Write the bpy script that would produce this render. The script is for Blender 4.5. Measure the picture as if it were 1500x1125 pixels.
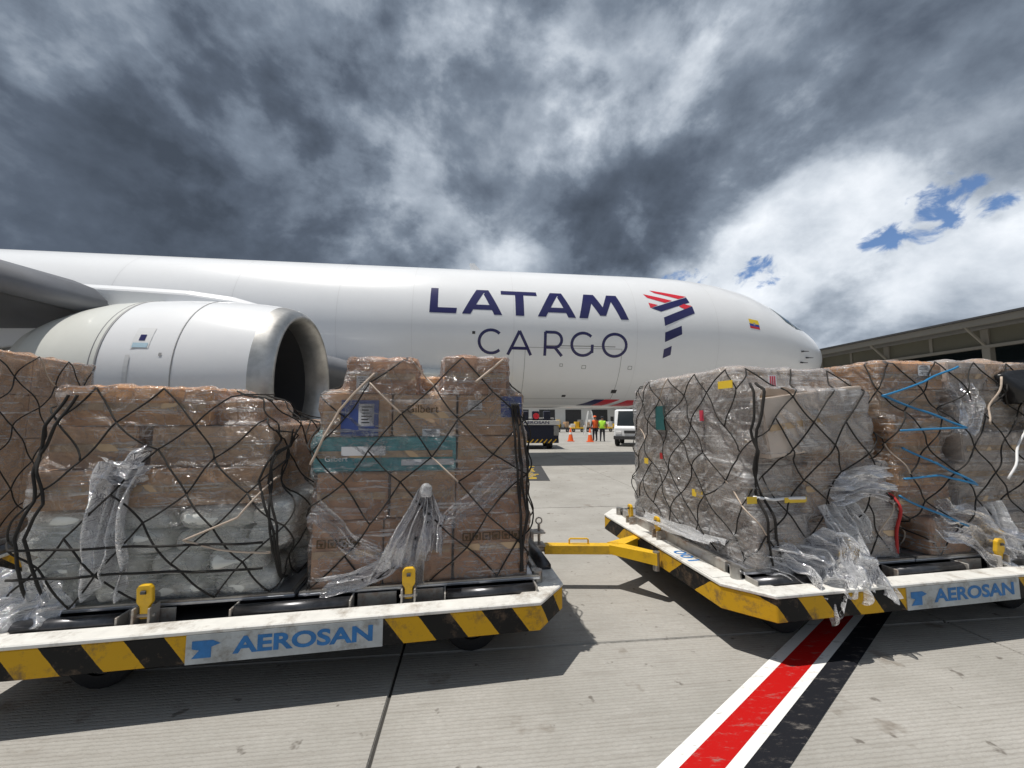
import bpy, bmesh, math, random
import numpy as np
from mathutils import Vector, Matrix
random.seed(7); rng = np.random.default_rng(5)
S = bpy.context.scene
for o in list(bpy.data.objects): bpy.data.objects.remove(o)
R = math.radians
# ------------------------------------------------------------------ camera
cd = bpy.data.cameras.new('camera'); cam = bpy.data.objects.new('camera', cd); S.collection.objects.link(cam)
cam.location = (0, 0, 1.6); cam.rotation_euler = (R(90 + 4.95), 0, 0)
cd.sensor_width = 36; cd.lens = 36 * 575 / 1500; cd.clip_end = 3000; cd.clip_start = .05
S.camera = cam
S.render.resolution_x = 1024; S.render.resolution_y = 768
S.view_settings.view_transform = 'Standard'; S.view_settings.look = 'None'
S.view_settings.exposure = 0.48; S.view_settings.gamma = 1
# ------------------------------------------------------------------ sun + sky
SUN_EL, SUN_AZ = R(73), R(-100)          # azimuth from +Y, negative = to the left
sd = bpy.data.lights.new('sun', 'SUN'); sd.energy = 3.0; sd.angle = R(.53); sd.color = (1, .955, .89)
sun = bpy.data.objects.new('sun', sd); S.collection.objects.link(sun)
sv = Vector((math.cos(SUN_EL) * math.sin(SUN_AZ), math.cos(SUN_EL) * math.cos(SUN_AZ), math.sin(SUN_EL)))
sun.rotation_euler = sv.to_track_quat('Z', 'Y').to_euler()
W = bpy.data.worlds.new('World'); S.world = W; W.use_nodes = True
nt = W.node_tree; nt.nodes.clear()
def wn(t, **k):
    n = nt.nodes.new(t)
    for a, b in k.items(): setattr(n, a, b)
    return n
def wl(a, b): nt.links.new(a, b)
def wmath(op, a, b=None, c=None, clamp=False):
    n = wn('ShaderNodeMath', operation=op); n.use_clamp = clamp
    for i, v in enumerate((a, b, c)):
        if v is None: continue
        if isinstance(v, (int, float)): n.inputs[i].default_value = v
        else: wl(v, n.inputs[i])
    return n.outputs[0]
sky = wn('ShaderNodeTexSky', sky_type='NISHITA'); sky.sun_disc = False
sky.sun_elevation = SUN_EL; sky.sun_rotation = SUN_AZ; sky.ozone_density = 4.; sky.dust_density = 0.; sky.altitude = 2400
tc = wn('ShaderNodeTexCoord'); DIR = tc.outputs['Generated']
sp = wn('ShaderNodeSeparateXYZ'); wl(DIR, sp.inputs[0])
zz = wmath('ADD', wmath('MAXIMUM', sp.outputs[2], 0.0), .42)
cx = wn('ShaderNodeCombineXYZ'); wl(wmath('DIVIDE', sp.outputs[0], zz), cx.inputs[0]); wl(wmath('DIVIDE', sp.outputs[1], zz), cx.inputs[1])
def noise(vec, scale, detail, rough, dist=0., off=(0, 0, 0), sc=(1, 1, 1)):
    m = wn('ShaderNodeMapping'); m.inputs['Location'].default_value = off; m.inputs['Scale'].default_value = sc
    wl(vec, m.inputs[0])
    n = wn('ShaderNodeTexNoise'); n.inputs['Scale'].default_value = scale; n.inputs['Detail'].default_value = detail
    n.inputs['Roughness'].default_value = rough; n.inputs['Distortion'].default_value = dist
    wl(m.outputs[0], n.inputs['Vector']); return n.outputs[0]
def pdir(x, y):
    a, b = (x - 750) / 575, -(y - 562.5) / 575; c, s = math.cos(R(4.95)), math.sin(R(4.95))
    return Vector((a, c - b * s, s + b * c)).normalized()
def blob(x, y, deg, soft=1.0):            # soft round area of the sky around a direction
    d = wn('ShaderNodeVectorMath', operation='DOT_PRODUCT'); wl(DIR, d.inputs[0]); d.inputs[1].default_value = pdir(x, y)
    m = wn('ShaderNodeMapRange'); m.interpolation_type = 'SMOOTHSTEP'
    m.inputs['From Min'].default_value = math.cos(R(deg)); m.inputs['From Max'].default_value = math.cos(R(deg * (1 - soft)))
    wl(d.outputs['Value'], m.inputs['Value']); return m.outputs[0]
mpz = wn('ShaderNodeMapping'); mpz.inputs['Scale'].default_value = (1, 1, 1.3); mpz.inputs['Rotation'].default_value = (0, R(-14), 0); wl(DIR, mpz.inputs[0]); CV = mpz.outputs[0]
big = noise(CV, 2.5, 8, .56, .12, (3.1, 1.7, .4))
lit = noise(CV, 2.5, 8, .56, .12, (3.07, 1.7, .47))
fine = noise(CV, 7.5, 7, .64, .3, (7, 2, 0))
pf = wmath('MULTIPLY', wmath('ABSOLUTE', wmath('SUBTRACT', noise(CV, 5.5, 5, .5, .3, (1, 4, 2)), .5)), 3.2)
bs = wn('ShaderNodeMapRange'); bs.interpolation_type = 'SMOOTHSTEP'; bs.inputs['From Min'].default_value = .43; bs.inputs['From Max'].default_value = .58; wl(big, bs.inputs['Value'])
b = wmath('MULTIPLY_ADD', wmath('SUBTRACT', bs.outputs[0], .5), .30, .345)
b = wmath('MULTIPLY_ADD', wmath('SUBTRACT', big, lit), 1.3, b)
b = wmath('MULTIPLY_ADD', wmath('SUBTRACT', fine, .5), .34, b)
b = wmath('MULTIPLY_ADD', wmath('SUBTRACT', .42, pf), .30, b)
hn = noise(CV, 19, 6, .6, .4, (2, 5, 1)); b = wmath('MULTIPLY_ADD', wmath('SUBTRACT', hn, .5), .17, b)
for x, y, dg, w in ((650, 60, 13, .05), (800, 190, 10, .17), (1010, 170, 14, .20), (1250, 60, 17, .17), (600, 270, 8, .12), (740, 370, 7, .13), (560, 330, 6, .12), (90, 200, 6, .10),
                    (1300, 400, 17, .36), (1050, 400, 9, .30), (1180, 330, 9, .16), (1420, 330, 11, .16), (100, 300, 24, -.14), (430, 150, 17, -.14), (480, 260, 8, -.12), (250, 330, 14, -.10), (890, 360, 12, -.36), (1080, 270, 11, -.22),
                    (1330, 170, 15, -.20), (960, 40, 10, -.16), (660, 315, 7, -.14), (1450, 460, 8, -.22), (1190, 470, 6, -.16)):
    b = wmath('MULTIPLY_ADD', blob(x, y, dg * 1.15), w * (1.0 if w > 0 else 1.15), b)
b = wmath('MULTIPLY_ADD', b, .74, .155)
ramp = wn('ShaderNodeValToRGB'); wl(b, ramp.inputs[0]); e = ramp.color_ramp.elements
e[0].position = .0; e[0].color = (.045, .057, .077, 1); e[1].position = 1.0; e[1].color = (.68, .71, .75, 1)
for p_, c_ in ((.22, (.075, .094, .126)), (.42, (.145, .176, .222)), (.62, (.29, .33, .385)), (.82, (.50, .54, .59))):
    q = e.new(p_); q.color = (*c_, 1)
hole = 0.
for x, y, dg, w in ((1440, 293, 3.2, .8), (1345, 318, 3.6, .8), (1285, 357, 2.2, .8), (1395, 283, 2.8, .7), (1105, 402, 3.0, .75), (1125, 395, 2.5, .5), (1000, 410, 4, .6), (950, 408, 3, .5)):
    hole = wmath('MULTIPLY_ADD', blob(x, y, dg), w, hole)
hole0 = hole; hole = wmath('SUBTRACT', wmath('MINIMUM', hole, 1.), wmath('MULTIPLY_ADD', wmath('SUBTRACT', .5, hn), 3.6, .62))
hm = wn('ShaderNodeMapRange'); hm.interpolation_type = 'SMOOTHSTEP'; hm.inputs['From Min'].default_value = -.1; hm.inputs['From Max'].default_value = .55
hole = wmath('MULTIPLY', hole, 1.)
wl(hole, hm.inputs['Value'])
sc10 = wn('ShaderNodeVectorMath', operation='SCALE'); wl(ramp.outputs[0], sc10.inputs[0]); sc10.inputs['Scale'].default_value = 10.
mx = wn('ShaderNodeMix', data_type='RGBA'); wl(wmath('MULTIPLY', hm.outputs[0], wmath('MULTIPLY', hole0, 3., clamp=True)), mx.inputs[0]); wl(sc10.outputs[0], mx.inputs[6]); wl(sky.outputs[0], mx.inputs[7])
bg = wn('ShaderNodeBackground'); bg.inputs[1].default_value = .1; wl(mx.outputs[2], bg.inputs[0])
W.cycles.sampling_method = 'MANUAL'; W.cycles.sample_map_resolution = 256
wo = wn('ShaderNodeOutputWorld'); wl(bg.outputs[0], wo.inputs[0])

# ------------------------------------------------------------------ materials
M = {}
def mat(name, col, rough=.6, metal=0., var=0., vscale=6., bump=0., bscale=40., coat=0., dirt=None, dscale=3., damt=.5, spec=.5):
    m = bpy.data.materials.new(name); m.use_nodes = True; t = m.node_tree; P = t.nodes['Principled BSDF']
    P.inputs['Base Color'].default_value = (*col, 1); P.inputs['Roughness'].default_value = rough; P.inputs['Metallic'].default_value = metal
    P.inputs['Coat Weight'].default_value = coat; P.inputs['Specular IOR Level'].default_value = spec
    c = t.nodes.new('ShaderNodeTexCoord')
    if var or dirt:
        n = t.nodes.new('ShaderNodeTexNoise'); n.inputs['Scale'].default_value = vscale; n.inputs['Detail'].default_value = 7; n.inputs['Roughness'].default_value = .65
        t.links.new(c.outputs['Object'], n.inputs['Vector'])
        r = t.nodes.new('ShaderNodeMapRange'); r.inputs['From Min'].default_value = .3; r.inputs['From Max'].default_value = .7
        r.inputs['To Min'].default_value = 1 - var; r.inputs['To Max'].default_value = 1 + var; t.links.new(n.outputs[0], r.inputs[0])
        v = t.nodes.new('ShaderNodeVectorMath'); v.operation = 'SCALE'; v.inputs[0].default_value = col; t.links.new(r.outputs[0], v.inputs['Scale'])
        out = v.outputs[0]
        if dirt:
            n2 = t.nodes.new('ShaderNodeTexNoise'); n2.inputs['Scale'].default_value = dscale; n2.inputs['Detail'].default_value = 10; n2.inputs['Roughness'].default_value = .75
            t.links.new(c.outputs['Object'], n2.inputs['Vector'])
            r2 = t.nodes.new('ShaderNodeMapRange'); r2.inputs['From Min'].default_value = .5; r2.inputs['From Max'].default_value = .68; r2.inputs['To Max'].default_value = damt
            t.links.new(n2.outputs[0], r2.inputs[0])
            mm = t.nodes.new('ShaderNodeMix'); mm.data_type = 'RGBA'; t.links.new(r2.outputs[0], mm.inputs[0]); t.links.new(out, mm.inputs[6]); mm.inputs[7].default_value = (*dirt, 1); out = mm.outputs[2]
        t.links.new(out, P.inputs['Base Color'])
    if bump:
        n = t.nodes.new('ShaderNodeTexNoise'); n.inputs['Scale'].default_value = bscale; n.inputs['Detail'].default_value = 5
        t.links.new(c.outputs['Object'], n.inputs['Vector'])
        bn = t.nodes.new('ShaderNodeBump'); bn.inputs['Strength'].default_value = bump; bn.inputs['Distance'].default_value = .01
        t.links.new(n.outputs[0], bn.inputs['Height']); t.links.new(bn.outputs[0], P.inputs['Normal'])
    M[name] = m; return m
mat('white_paint', (.86, .87, .88), .28, var=.02, vscale=.8, coat=.35)
mat('cream_paint', (.78, .79, .74), .3, var=.03, vscale=1.5, coat=.3)
mat('lip_metal', (.50, .49, .47), .42, 1., var=.3, vscale=2.5)
mat('duct_dark', (.05, .05, .052), .5)
mat('fan_blade', (.3, .3, .32), .4, .6)
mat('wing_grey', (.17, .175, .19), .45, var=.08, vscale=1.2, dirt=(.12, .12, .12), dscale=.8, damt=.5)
mat('seam_grey', (.36, .36, .36), .6)
mat('navy', (.018, .017, .105), .3, coat=.3)
mat('logo_red', (.75, .03, .05), .3, coat=.3)
mat('flag_yellow', (.85, .6, .03), .4); mat('flag_blue', (.03, .06, .35), .4); mat('flag_red', (.6, .03, .04), .4)
mat('cockpit_glass', (.03, .06, .06), .08, spec=.8)
mat('steel', (.42, .41, .39), .42, .9, var=.25, vscale=9, dirt=(.16, .09, .05), dscale=5, damt=.6)
mat('bare_steel', (.40, .38, .35), .5, .5, var=.2, vscale=12, dirt=(.22, .10, .045), dscale=7, damt=.8)
mat('roller_steel', (.10, .10, .105), .33, .85, var=.4, vscale=10)
mat('aluminium', (.62, .64, .68), .35, .9, var=.15, vscale=14)
mat('deck_dark', (.045, .045, .047), .7, var=.3, vscale=8)
mat('ledge_white', (.70, .69, .65), .55, var=.10, vscale=9, dirt=(.24, .19, .14), dscale=5, damt=.85)
mat('plate_white', (.42, .45, .46), .6, var=.2, vscale=9, dirt=(.17, .15, .12), dscale=8, damt=.85)
mat('yellow_paint', (.74, .44, .012), .45, var=.08, vscale=6, dirt=(.25, .13, .03), dscale=7, damt=.5)
mat('stencil_blue', (.02, .16, .42), .6, var=.25, vscale=14)
mat('tyre', (.018, .018, .019), .85, bump=.3)
mat('rope', (.022, .020, .018), .85, bump=.5, bscale=300)
mat('strap_tan', (.50, .41, .33), .75, var=.15, vscale=20)
mat('strap_blue', (.02, .20, .42), .4)
mat('strap_red', (.40, .02, .02), .7)
mat('label_white', (.80, .80, .80), .5); mat('ink', (.02, .02, .025), .6); mat('label_blue', (.05, .09, .30), .5); mat('label_teal', (.02, .11, .11), .5)
mat('print_brown', (.10, .065, .03), .8); mat('label_yellow', (.80, .55, .04), .5); mat('label_red', (.6, .05, .09), .5)
mat('sack', (.80, .81, .76), .6, var=.07, vscale=10, bump=.5, bscale=22)
mat('teal_carton', (.09, .36, .39), .45, var=.15, vscale=6)
mat('black_tarp', (.012, .012, .013), .3, bump=.8, bscale=14)
mat('orange', (.85, .13, .02), .5); mat('hi_vis', (.45, .85, .05), .6); mat('trousers', (.02, .022, .03), .8); mat('skin', (.35, .2, .13), .6)
mat('loader_navy', (.012, .015, .035), .4); mat('glass_dark', (.012, .018, .022), .08, spec=.7)
mat('concrete_far', (.42, .41, .39), .8, var=.1); mat('roof_beige', (.22, .205, .175), .6, var=.06, vscale=.6); mat('roof_olive', (.12, .115, .085), .7, var=.1, vscale=.5)
mat('bldg_white', (.7, .7, .68), .7, var=.05, vscale=.3)
mat('sealant', (.035, .033, .03), .8)
def cardboard(name, col):
    m = mat(name, col, .75, var=.10, vscale=3, bump=.15, bscale=60); return m
CARD = [cardboard('cardboard_%s' % n, c).name for n, c in (('tan', (.56, .36, .21)), ('brown', (.49, .285, .165)), ('pale', (.62, .44, .29)), ('grey', (.58, .50, .43)), ('orange', (.60, .35, .17)))]
def stripe_mat():
    m = bpy.data.materials.new('hazard_stripes'); m.use_nodes = True; t = m.node_tree; P = t.nodes['Principled BSDF']; P.inputs['Roughness'].default_value = .6; P.inputs['Specular IOR Level'].default_value = .2
    c = t.nodes.new('ShaderNodeTexCoord'); s = t.nodes.new('ShaderNodeSeparateXYZ'); t.links.new(c.outputs['Object'], s.inputs[0])
    def ma(op, a, b_=None):
        n = t.nodes.new('ShaderNodeMath'); n.operation = op
        for i, v in enumerate((a, b_)):
            if v is None: continue
            if isinstance(v, (int, float)): n.inputs[i].default_value = v
            else: t.links.new(v, n.inputs[i])
        return n.outputs[0]
    n = t.nodes.new('ShaderNodeTexNoise'); n.inputs['Scale'].default_value = 9; n.inputs['Detail'].default_value = 10; n.inputs['Roughness'].default_value = .75; t.links.new(c.outputs['Object'], n.inputs['Vector'])
    q = ma('ADD', ma('ADD', s.outputs[0], ma('MULTIPLY', s.outputs[2], .75)), ma('MULTIPLY', s.outputs[1], .55))
    q = ma('ADD', q, ma('MULTIPLY', ma('SUBTRACT', n.outputs[0], .5), .02))
    st = ma('GREATER_THAN', ma('FRACT', ma('DIVIDE', q, .38)), .5)
    mx = t.nodes.new('ShaderNodeMix'); mx.data_type = 'RGBA'; t.links.new(st, mx.inputs[0]); mx.inputs[6].default_value = (.010, .010, .010, 1); mx.inputs[7].default_value = (.60, .34, .015, 1)
    w = t.nodes.new('ShaderNodeMapRange'); w.inputs['From Min'].default_value = .52; w.inputs['From Max'].default_value = .66; t.links.new(n.outputs[0], w.inputs[0])
    m2 = t.nodes.new('ShaderNodeMix'); m2.data_type = 'RGBA'; t.links.new(ma('MULTIPLY', w.outputs[0], .75), m2.inputs[0]); t.links.new(mx.outputs[2], m2.inputs[6]); m2.inputs[7].default_value = (.13, .09, .06, 1)
    t.links.new(m2.outputs[2], P.inputs['Base Color']); M['hazard_stripes'] = m
stripe_mat()
def film_mat(name, base, gain, tint=(.93, .94, .95)):
    m = bpy.data.materials.new(name); m.use_nodes = True; t = m.node_tree; P = t.nodes['Principled BSDF']
    P.inputs['Base Color'].default_value = (*tint, 1); P.inputs['Roughness'].default_value = .12; P.inputs['Specular IOR Level'].default_value = 1.
    c = t.nodes.new('ShaderNodeTexCoord')
    def nz(scale, sc, rot, det=6, ro=.6, dist=.6):
        mp = t.nodes.new('ShaderNodeMapping'); mp.inputs['Scale'].default_value = sc; mp.inputs['Rotation'].default_value = rot
        t.links.new(c.outputs['Object'], mp.inputs[0])
        n = t.nodes.new('ShaderNodeTexNoise'); n.inputs['Scale'].default_value = scale; n.inputs['Detail'].default_value = det; n.inputs['Roughness'].default_value = ro; n.inputs['Distortion'].default_value = dist
        t.links.new(mp.outputs[0], n.inputs['Vector']); return n.outputs[0]
    def ma(op, a, b_, cl=False):
        n = t.nodes.new('ShaderNodeMath'); n.operation = op; n.use_clamp = cl
        for i, v in enumerate((a, b_)):
            if isinstance(v, (int, float)): n.inputs[i].default_value = v
            else: t.links.new(v, n.inputs[i])
        return n.outputs[0]
    h1 = nz(2., (1, 1, 22), (0, 0, 0)); d1 = nz(2., (1.5, 1.5, 16), (0, R(38), R(12))); d2 = nz(2.2, (1.5, 1.5, 14), (0, R(-42), R(-8))); pt = nz(1.7, (1, 1, 1), (0, 0, 0), 3)
    # patches decide which set of tension streaks shows
    mxa = t.nodes.new('ShaderNodeMix'); pr = t.nodes.new('ShaderNodeMapRange'); pr.inputs['From Min'].default_value = .42; pr.inputs['From Max'].default_value = .58; t.links.new(pt, pr.inputs[0])
    t.links.new(pr.outputs[0], mxa.inputs[0]); t.links.new(d1, mxa.inputs[2]); t.links.new(d2, mxa.inputs[3])
    st = ma('ADD', ma('MULTIPLY', h1, .5), ma('MULTIPLY', mxa.outputs[0], .5))
    sr = t.nodes.new('ShaderNodeMapRange'); sr.inputs['From Min'].default_value = .52; sr.inputs['From Max'].default_value = .63; t.links.new(st, sr.inputs[0])
    pm = t.nodes.new('ShaderNodeMapRange'); pm.inputs['From Min'].default_value = .38; pm.inputs['From Max'].default_value = .66; pm.inputs['To Min'].default_value = .35; pm.inputs['To Max'].default_value = 1.2; t.links.new(nz(3.1, (1, 1, 1), (1, 0, 0), 4), pm.inputs[0])
    ck = nz(7., (1, 1, 1.3), (.3, .2, 0), 3, .55, 1.8); ck = ma('SUBTRACT', 1., ma('MULTIPLY', ma('ABSOLUTE', ma('SUBTRACT', ck, .5), 0.), 9.), True); ck = ma('MULTIPLY', ma('POWER', ck, 3.), pm.outputs[0])  # crinkle lines: ridge highlights painted in as whiter film
    fac = ma('ADD', ma('ADD', ma('MULTIPLY', ma('MULTIPLY', sr.outputs[0], pm.outputs[0]), gain), base), ma('MULTIPLY', ck, .40), True)  # milkiness plus painted glints: streaks whiten the film through its opacity
    st = ma('ADD', st, ma('MULTIPLY', ck, .16))
    lw = t.nodes.new('ShaderNodeLayerWeight'); lw.inputs[0].default_value = .25
    fac = ma('ADD', fac, ma('MULTIPLY', lw.outputs['Facing'], .14), True)
    bn = t.nodes.new('ShaderNodeBump'); bn.inputs['Strength'].default_value = 1.; bn.inputs['Distance'].default_value = .03; t.links.new(st, bn.inputs['Height']); t.links.new(bn.outputs[0], P.inputs['Normal']); t.links.new(bn.outputs[0], lw.inputs['Normal'])
    gl = t.nodes.new('ShaderNodeBsdfGlossy'); gl.inputs['Roughness'].default_value = .12; gl.inputs['Color'].default_value = (.9, .9, .92, 1); t.links.new(bn.outputs[0], gl.inputs['Normal'])
    tr = t.nodes.new('ShaderNodeBsdfTransparent'); tr.inputs[0].default_value = (.97, .97, .975, 1)
    fr = t.nodes.new('ShaderNodeFresnel'); fr.inputs[0].default_value = 1.38; t.links.new(bn.outputs[0], fr.inputs['Normal'])
    tl_ = t.nodes.new('ShaderNodeBsdfTranslucent'); tl_.inputs[0].default_value = (.95, .95, .96, 1); t.links.new(bn.outputs[0], tl_.inputs['Normal']); pm2 = t.nodes.new('ShaderNodeMixShader'); pm2.inputs[0].default_value = .5; t.links.new(P.outputs[0], pm2.inputs[1]); t.links.new(tl_.outputs[0], pm2.inputs[2])
    a = t.nodes.new('ShaderNodeMixShader'); t.links.new(fac, a.inputs[0]); t.links.new(tr.outputs[0], a.inputs[1]); t.links.new(pm2.outputs[0], a.inputs[2])
    b_ = t.nodes.new('ShaderNodeMixShader'); t.links.new(fr.outputs[0], b_.inputs[0]); t.links.new(a.outputs[0], b_.inputs[1]); t.links.new(gl.outputs[0], b_.inputs[2])
    t.links.new(b_.outputs[0], t.nodes['Material Output'].inputs['Surface']); M[name] = m
film_mat('film', .075, .9); film_mat('film_bunched', .62, .40); film_mat('film_heavy', .24, .95)
def concrete():
    m = bpy.data.materials.new('apron_concrete'); m.use_nodes = True; t = m.node_tree; P = t.nodes['Principled BSDF']; P.inputs['Roughness'].default_value = .85
    g = t.nodes.new('ShaderNodeNewGeometry'); mp = t.nodes.new('ShaderNodeMapping'); mp.inputs['Rotation'].default_value = (0, 0, R(-6)); t.links.new(g.outputs['Position'], mp.inputs[0])
    def nz(scale, det, ro, sc=(1, 1, 1)):
        m2 = t.nodes.new('ShaderNodeMapping'); m2.inputs['Scale'].default_value = sc; t.links.new(mp.outputs[0], m2.inputs[0])
        n = t.nodes.new('ShaderNodeTexNoise'); n.inputs['Scale'].default_value = scale; n.inputs['Detail'].default_value = det; n.inputs['Roughness'].default_value = ro
        t.links.new(m2.outputs[0], n.inputs['Vector']); return n.outputs[0]
    def rg(v, a, b_, c, d):
        n = t.nodes.new('ShaderNodeMapRange'); n.inputs[1].default_value = a; n.inputs[2].default_value = b_; n.inputs[3].default_value = c; n.inputs[4].default_value = d; t.links.new(v, n.inputs[0]); return n.outputs[0]
    def mix(f, a, b_):
        n = t.nodes.new('ShaderNodeMix'); n.data_type = 'RGBA'; t.links.new(f, n.inputs[0])
        for i, v in ((6, a), (7, b_)):
            if isinstance(v, tuple): n.inputs[i].default_value = (*v, 1)
            else: t.links.new(v, n.inputs[i])
        return n.outputs[2]
    col = mix(rg(nz(.8, 8, .68), .35, .65, 0, 1), (.32, .308, .28), (.425, .41, .38))
    col = mix(rg(nz(30, 4, .7), .35, .75, 0, .35), col, (.24, .22, .19))
    col = mix(rg(nz(5, 4, .6, (.35, 6, 1)), .52, .72, 0, .4), col, (.22, .20, .175))
    col = mix(rg(nz(2.6, 4, .6), .62, .70, 0, .6), col, (.15, .12, .09))       # oil spots
    col = mix(rg(nz(8, 3, .55), .665, .72, 0, .75), col, (.10, .085, .07))
    w = t.nodes.new('ShaderNodeTexWave'); w.wave_type = 'BANDS'; w.bands_direction = 'Y'; w.inputs['Scale'].default_value = 13; w.inputs['Distortion'].default_value = 2.6; w.inputs['Detail'].default_value = 3; w.inputs['Detail Scale'].default_value = 3
    t.links.new(mp.outputs[0], w.inputs['Vector'])
    gr = rg(w.outputs['Fac'], 0, .35, 0, 1); col = mix(rg(w.outputs['Fac'], .0, .2, .24, 0), col, (.17, .155, .135))
    a = t.nodes.new('ShaderNodeMath'); a.operation = 'MULTIPLY_ADD'; t.links.new(nz(60, 4, .6), a.inputs[0]); a.inputs[1].default_value = .5; t.links.new(gr, a.inputs[2])
    bn = t.nodes.new('ShaderNodeBump'); bn.inputs['Strength'].default_value = .45; bn.inputs['Distance'].default_value = .006; t.links.new(a.outputs[0], bn.inputs['Height'])
    t.links.new(bn.outputs[0], P.inputs['Normal']); t.links.new(col, P.inputs['Base Color']); M['apron_concrete'] = m
concrete()
def paint(name, col):
    m = bpy.data.materials.new(name); m.use_nodes = True; t = m.node_tree; P = t.nodes['Principled BSDF']; P.inputs['Roughness'].default_value = .7; P.inputs['Specular IOR Level'].default_value = .15
    g = t.nodes.new('ShaderNodeNewGeometry'); n = t.nodes.new('ShaderNodeTexNoise'); n.inputs['Scale'].default_value = 7; n.inputs['Detail'].default_value = 12; n.inputs['Roughness'].default_value = .8
    mp = t.nodes.new('ShaderNodeMapping'); mp.inputs['Scale'].default_value = (1, 3.5, 1); t.links.new(g.outputs['Position'], mp.inputs[0]); t.links.new(mp.outputs[0], n.inputs['Vector'])
    r = t.nodes.new('ShaderNodeMapRange'); r.inputs[1].default_value = .545; r.inputs[2].default_value = .66; r.inputs[4].default_value = .75; t.links.new(n.outputs[0], r.inputs[0])
    x = t.nodes.new('ShaderNodeMix'); x.data_type = 'RGBA'; t.links.new(r.outputs[0], x.inputs[0]); x.inputs[6].default_value = (*col, 1); x.inputs[7].default_value = (.22, .2, .18, 1)
    t.links.new(x.outputs[2], P.inputs['Base Color']); M[name] = m
paint('road_white', (.80, .80, .78)); paint('road_red', (.45, .006, .005)); paint('road_black', (.012, .013, .017)); paint('road_yellow', (.6, .4, .04))

# ------------------------------------------------------------------ helpers
COL = S.collection
def link(o, parent=None):
    COL.objects.link(o)
    if parent: o.parent = parent
    return o
def tag(o, label=None, cat=None, group=None, kind=None):
    for k, v in (('label', label), ('category', cat), ('group', group), ('kind', kind)):
        if v: o[k] = v
    return o
def empty(name, loc, rz=0):
    o = bpy.data.objects.new(name, None); o.location = loc; o.rotation_euler = (0, 0, rz); return link(o)
class MB:
    def __init__(s): s.v = []; s.f = []; s.mi = []
    def add(s, vs, fs, mi=0):
        n = len(s.v); s.v += [tuple(p) for p in vs]; s.f += [tuple(i + n for i in f) for f in fs]; s.mi += [mi] * len(fs); return s
    def box(s, c, d, rot=None, mi=0):
        h = [x / 2 for x in d]; vs = [Vector((sx * h[0], sy * h[1], sz * h[2])) for sx in (-1, 1) for sy in (-1, 1) for sz in (-1, 1)]
        if rot is not None: vs = [rot @ p for p in vs]
        return s.add([p + Vector(c) for p in vs], [(0, 1, 3, 2), (4, 6, 7, 5), (0, 4, 5, 1), (2, 3, 7, 6), (0, 2, 6, 4), (1, 5, 7, 3)], mi)
    def prism(s, pts, z0, z1, mi=0):                  # outline in x,y
        n = len(pts); vs = [(x, y, z0) for x, y in pts] + [(x, y, z1) for x, y in pts]
        return s.add(vs, [tuple(range(n - 1, -1, -1)), tuple(range(n, 2 * n))] + [(i, (i + 1) % n, n + (i + 1) % n, n + i) for i in range(n)], mi)
    def tube(s, pts, r, n=8, cap=True, mi=0):
        pts = [Vector(p) for p in pts]; rr = r if isinstance(r, (list, tuple)) else [r] * len(pts); base = len(s.v); up = None
        for i, p in enumerate(pts):
            t = (pts[min(i + 1, len(pts) - 1)] - pts[max(i - 1, 0)])
            t = t.normalized() if t.length > 1e-9 else Vector((0, 0, 1))
            if up is None: up = t.orthogonal().normalized()
            up = (up - t * up.dot(t)); up = up.normalized() if up.length > 1e-6 else t.orthogonal().normalized()
            w = t.cross(up)
            s.v += [tuple(p + (up * math.cos(2 * math.pi * k / n) + w * math.sin(2 * math.pi * k / n)) * rr[i]) for k in range(n)]
        for i in range(len(pts) - 1):
            for k in range(n):
                a, b_ = base + i * n + k, base + i * n + (k + 1) % n; s.f.append((a, b_, b_ + n, a + n)); s.mi.append(mi)
        if cap:
            s.f.append(tuple(base + k for k in range(n - 1, -1, -1))); s.f.append(tuple(base + (len(pts) - 1) * n + k for k in range(n))); s.mi += [mi, mi]
        return s
    def lathe(s, prof, axis_o, ax, n=32, mi=0):       # prof (d along axis, radius)
        ax = Vector(ax).normalized(); u = ax.orthogonal().normalized(); w = ax.cross(u); base = len(s.v); o = Vector(axis_o)
        for d, r in prof: s.v += [tuple(o + ax * d + (u * math.cos(2 * math.pi * k / n) + w * math.sin(2 * math.pi * k / n)) * r) for k in range(n)]
        for i in range(len(prof) - 1):
            for k in range(n):
                a, b_ = base + i * n + k, base + i * n + (k + 1) % n; s.f.append((a, b_, b_ + n, a + n)); s.mi.append(mi)
        return s
    def build(s, name, m, parent=None, smooth=False, bevel=0.):
        me = bpy.data.meshes.new(name); me.from_pydata(s.v, [], s.f)
        ms = m if isinstance(m, (list, tuple)) else [m]
        for k in ms: me.materials.append(M[k])
        if len(ms) > 1: me.polygons.foreach_set('material_index', s.mi)
        bm = bmesh.new(); bm.from_mesh(me); bmesh.ops.recalc_face_normals(bm, faces=bm.faces)
        if bevel: bmesh.ops.bevel(bm, geom=[e for e in bm.edges if e.is_manifold and e.calc_face_angle(0) > .5], offset=bevel, segments=1, affect='EDGES')
        bm.to_mesh(me); bm.free()
        if smooth: me.polygons.foreach_set('use_smooth', [True] * len(me.polygons))
        return link(bpy.data.objects.new(name, me), parent)
def rotz(a): return Matrix.Rotation(a, 3, 'Z')
def text_mesh(s, size, bold=0., sx=1.):
    cu = bpy.data.curves.new('t', 'FONT'); cu.body = s; cu.size = size; cu.offset = bold; cu.align_x = 'CENTER'; cu.align_y = 'CENTER'; cu.resolution_u = 4
    o = bpy.data.objects.new('t', cu); COL.objects.link(o); bpy.context.view_layer.update()
    me = bpy.data.meshes.new_from_object(o.evaluated_get(bpy.context.evaluated_depsgraph_get())); bpy.data.objects.remove(o)
    for v in me.vertices: v.co.x *= sx
    return me
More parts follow.
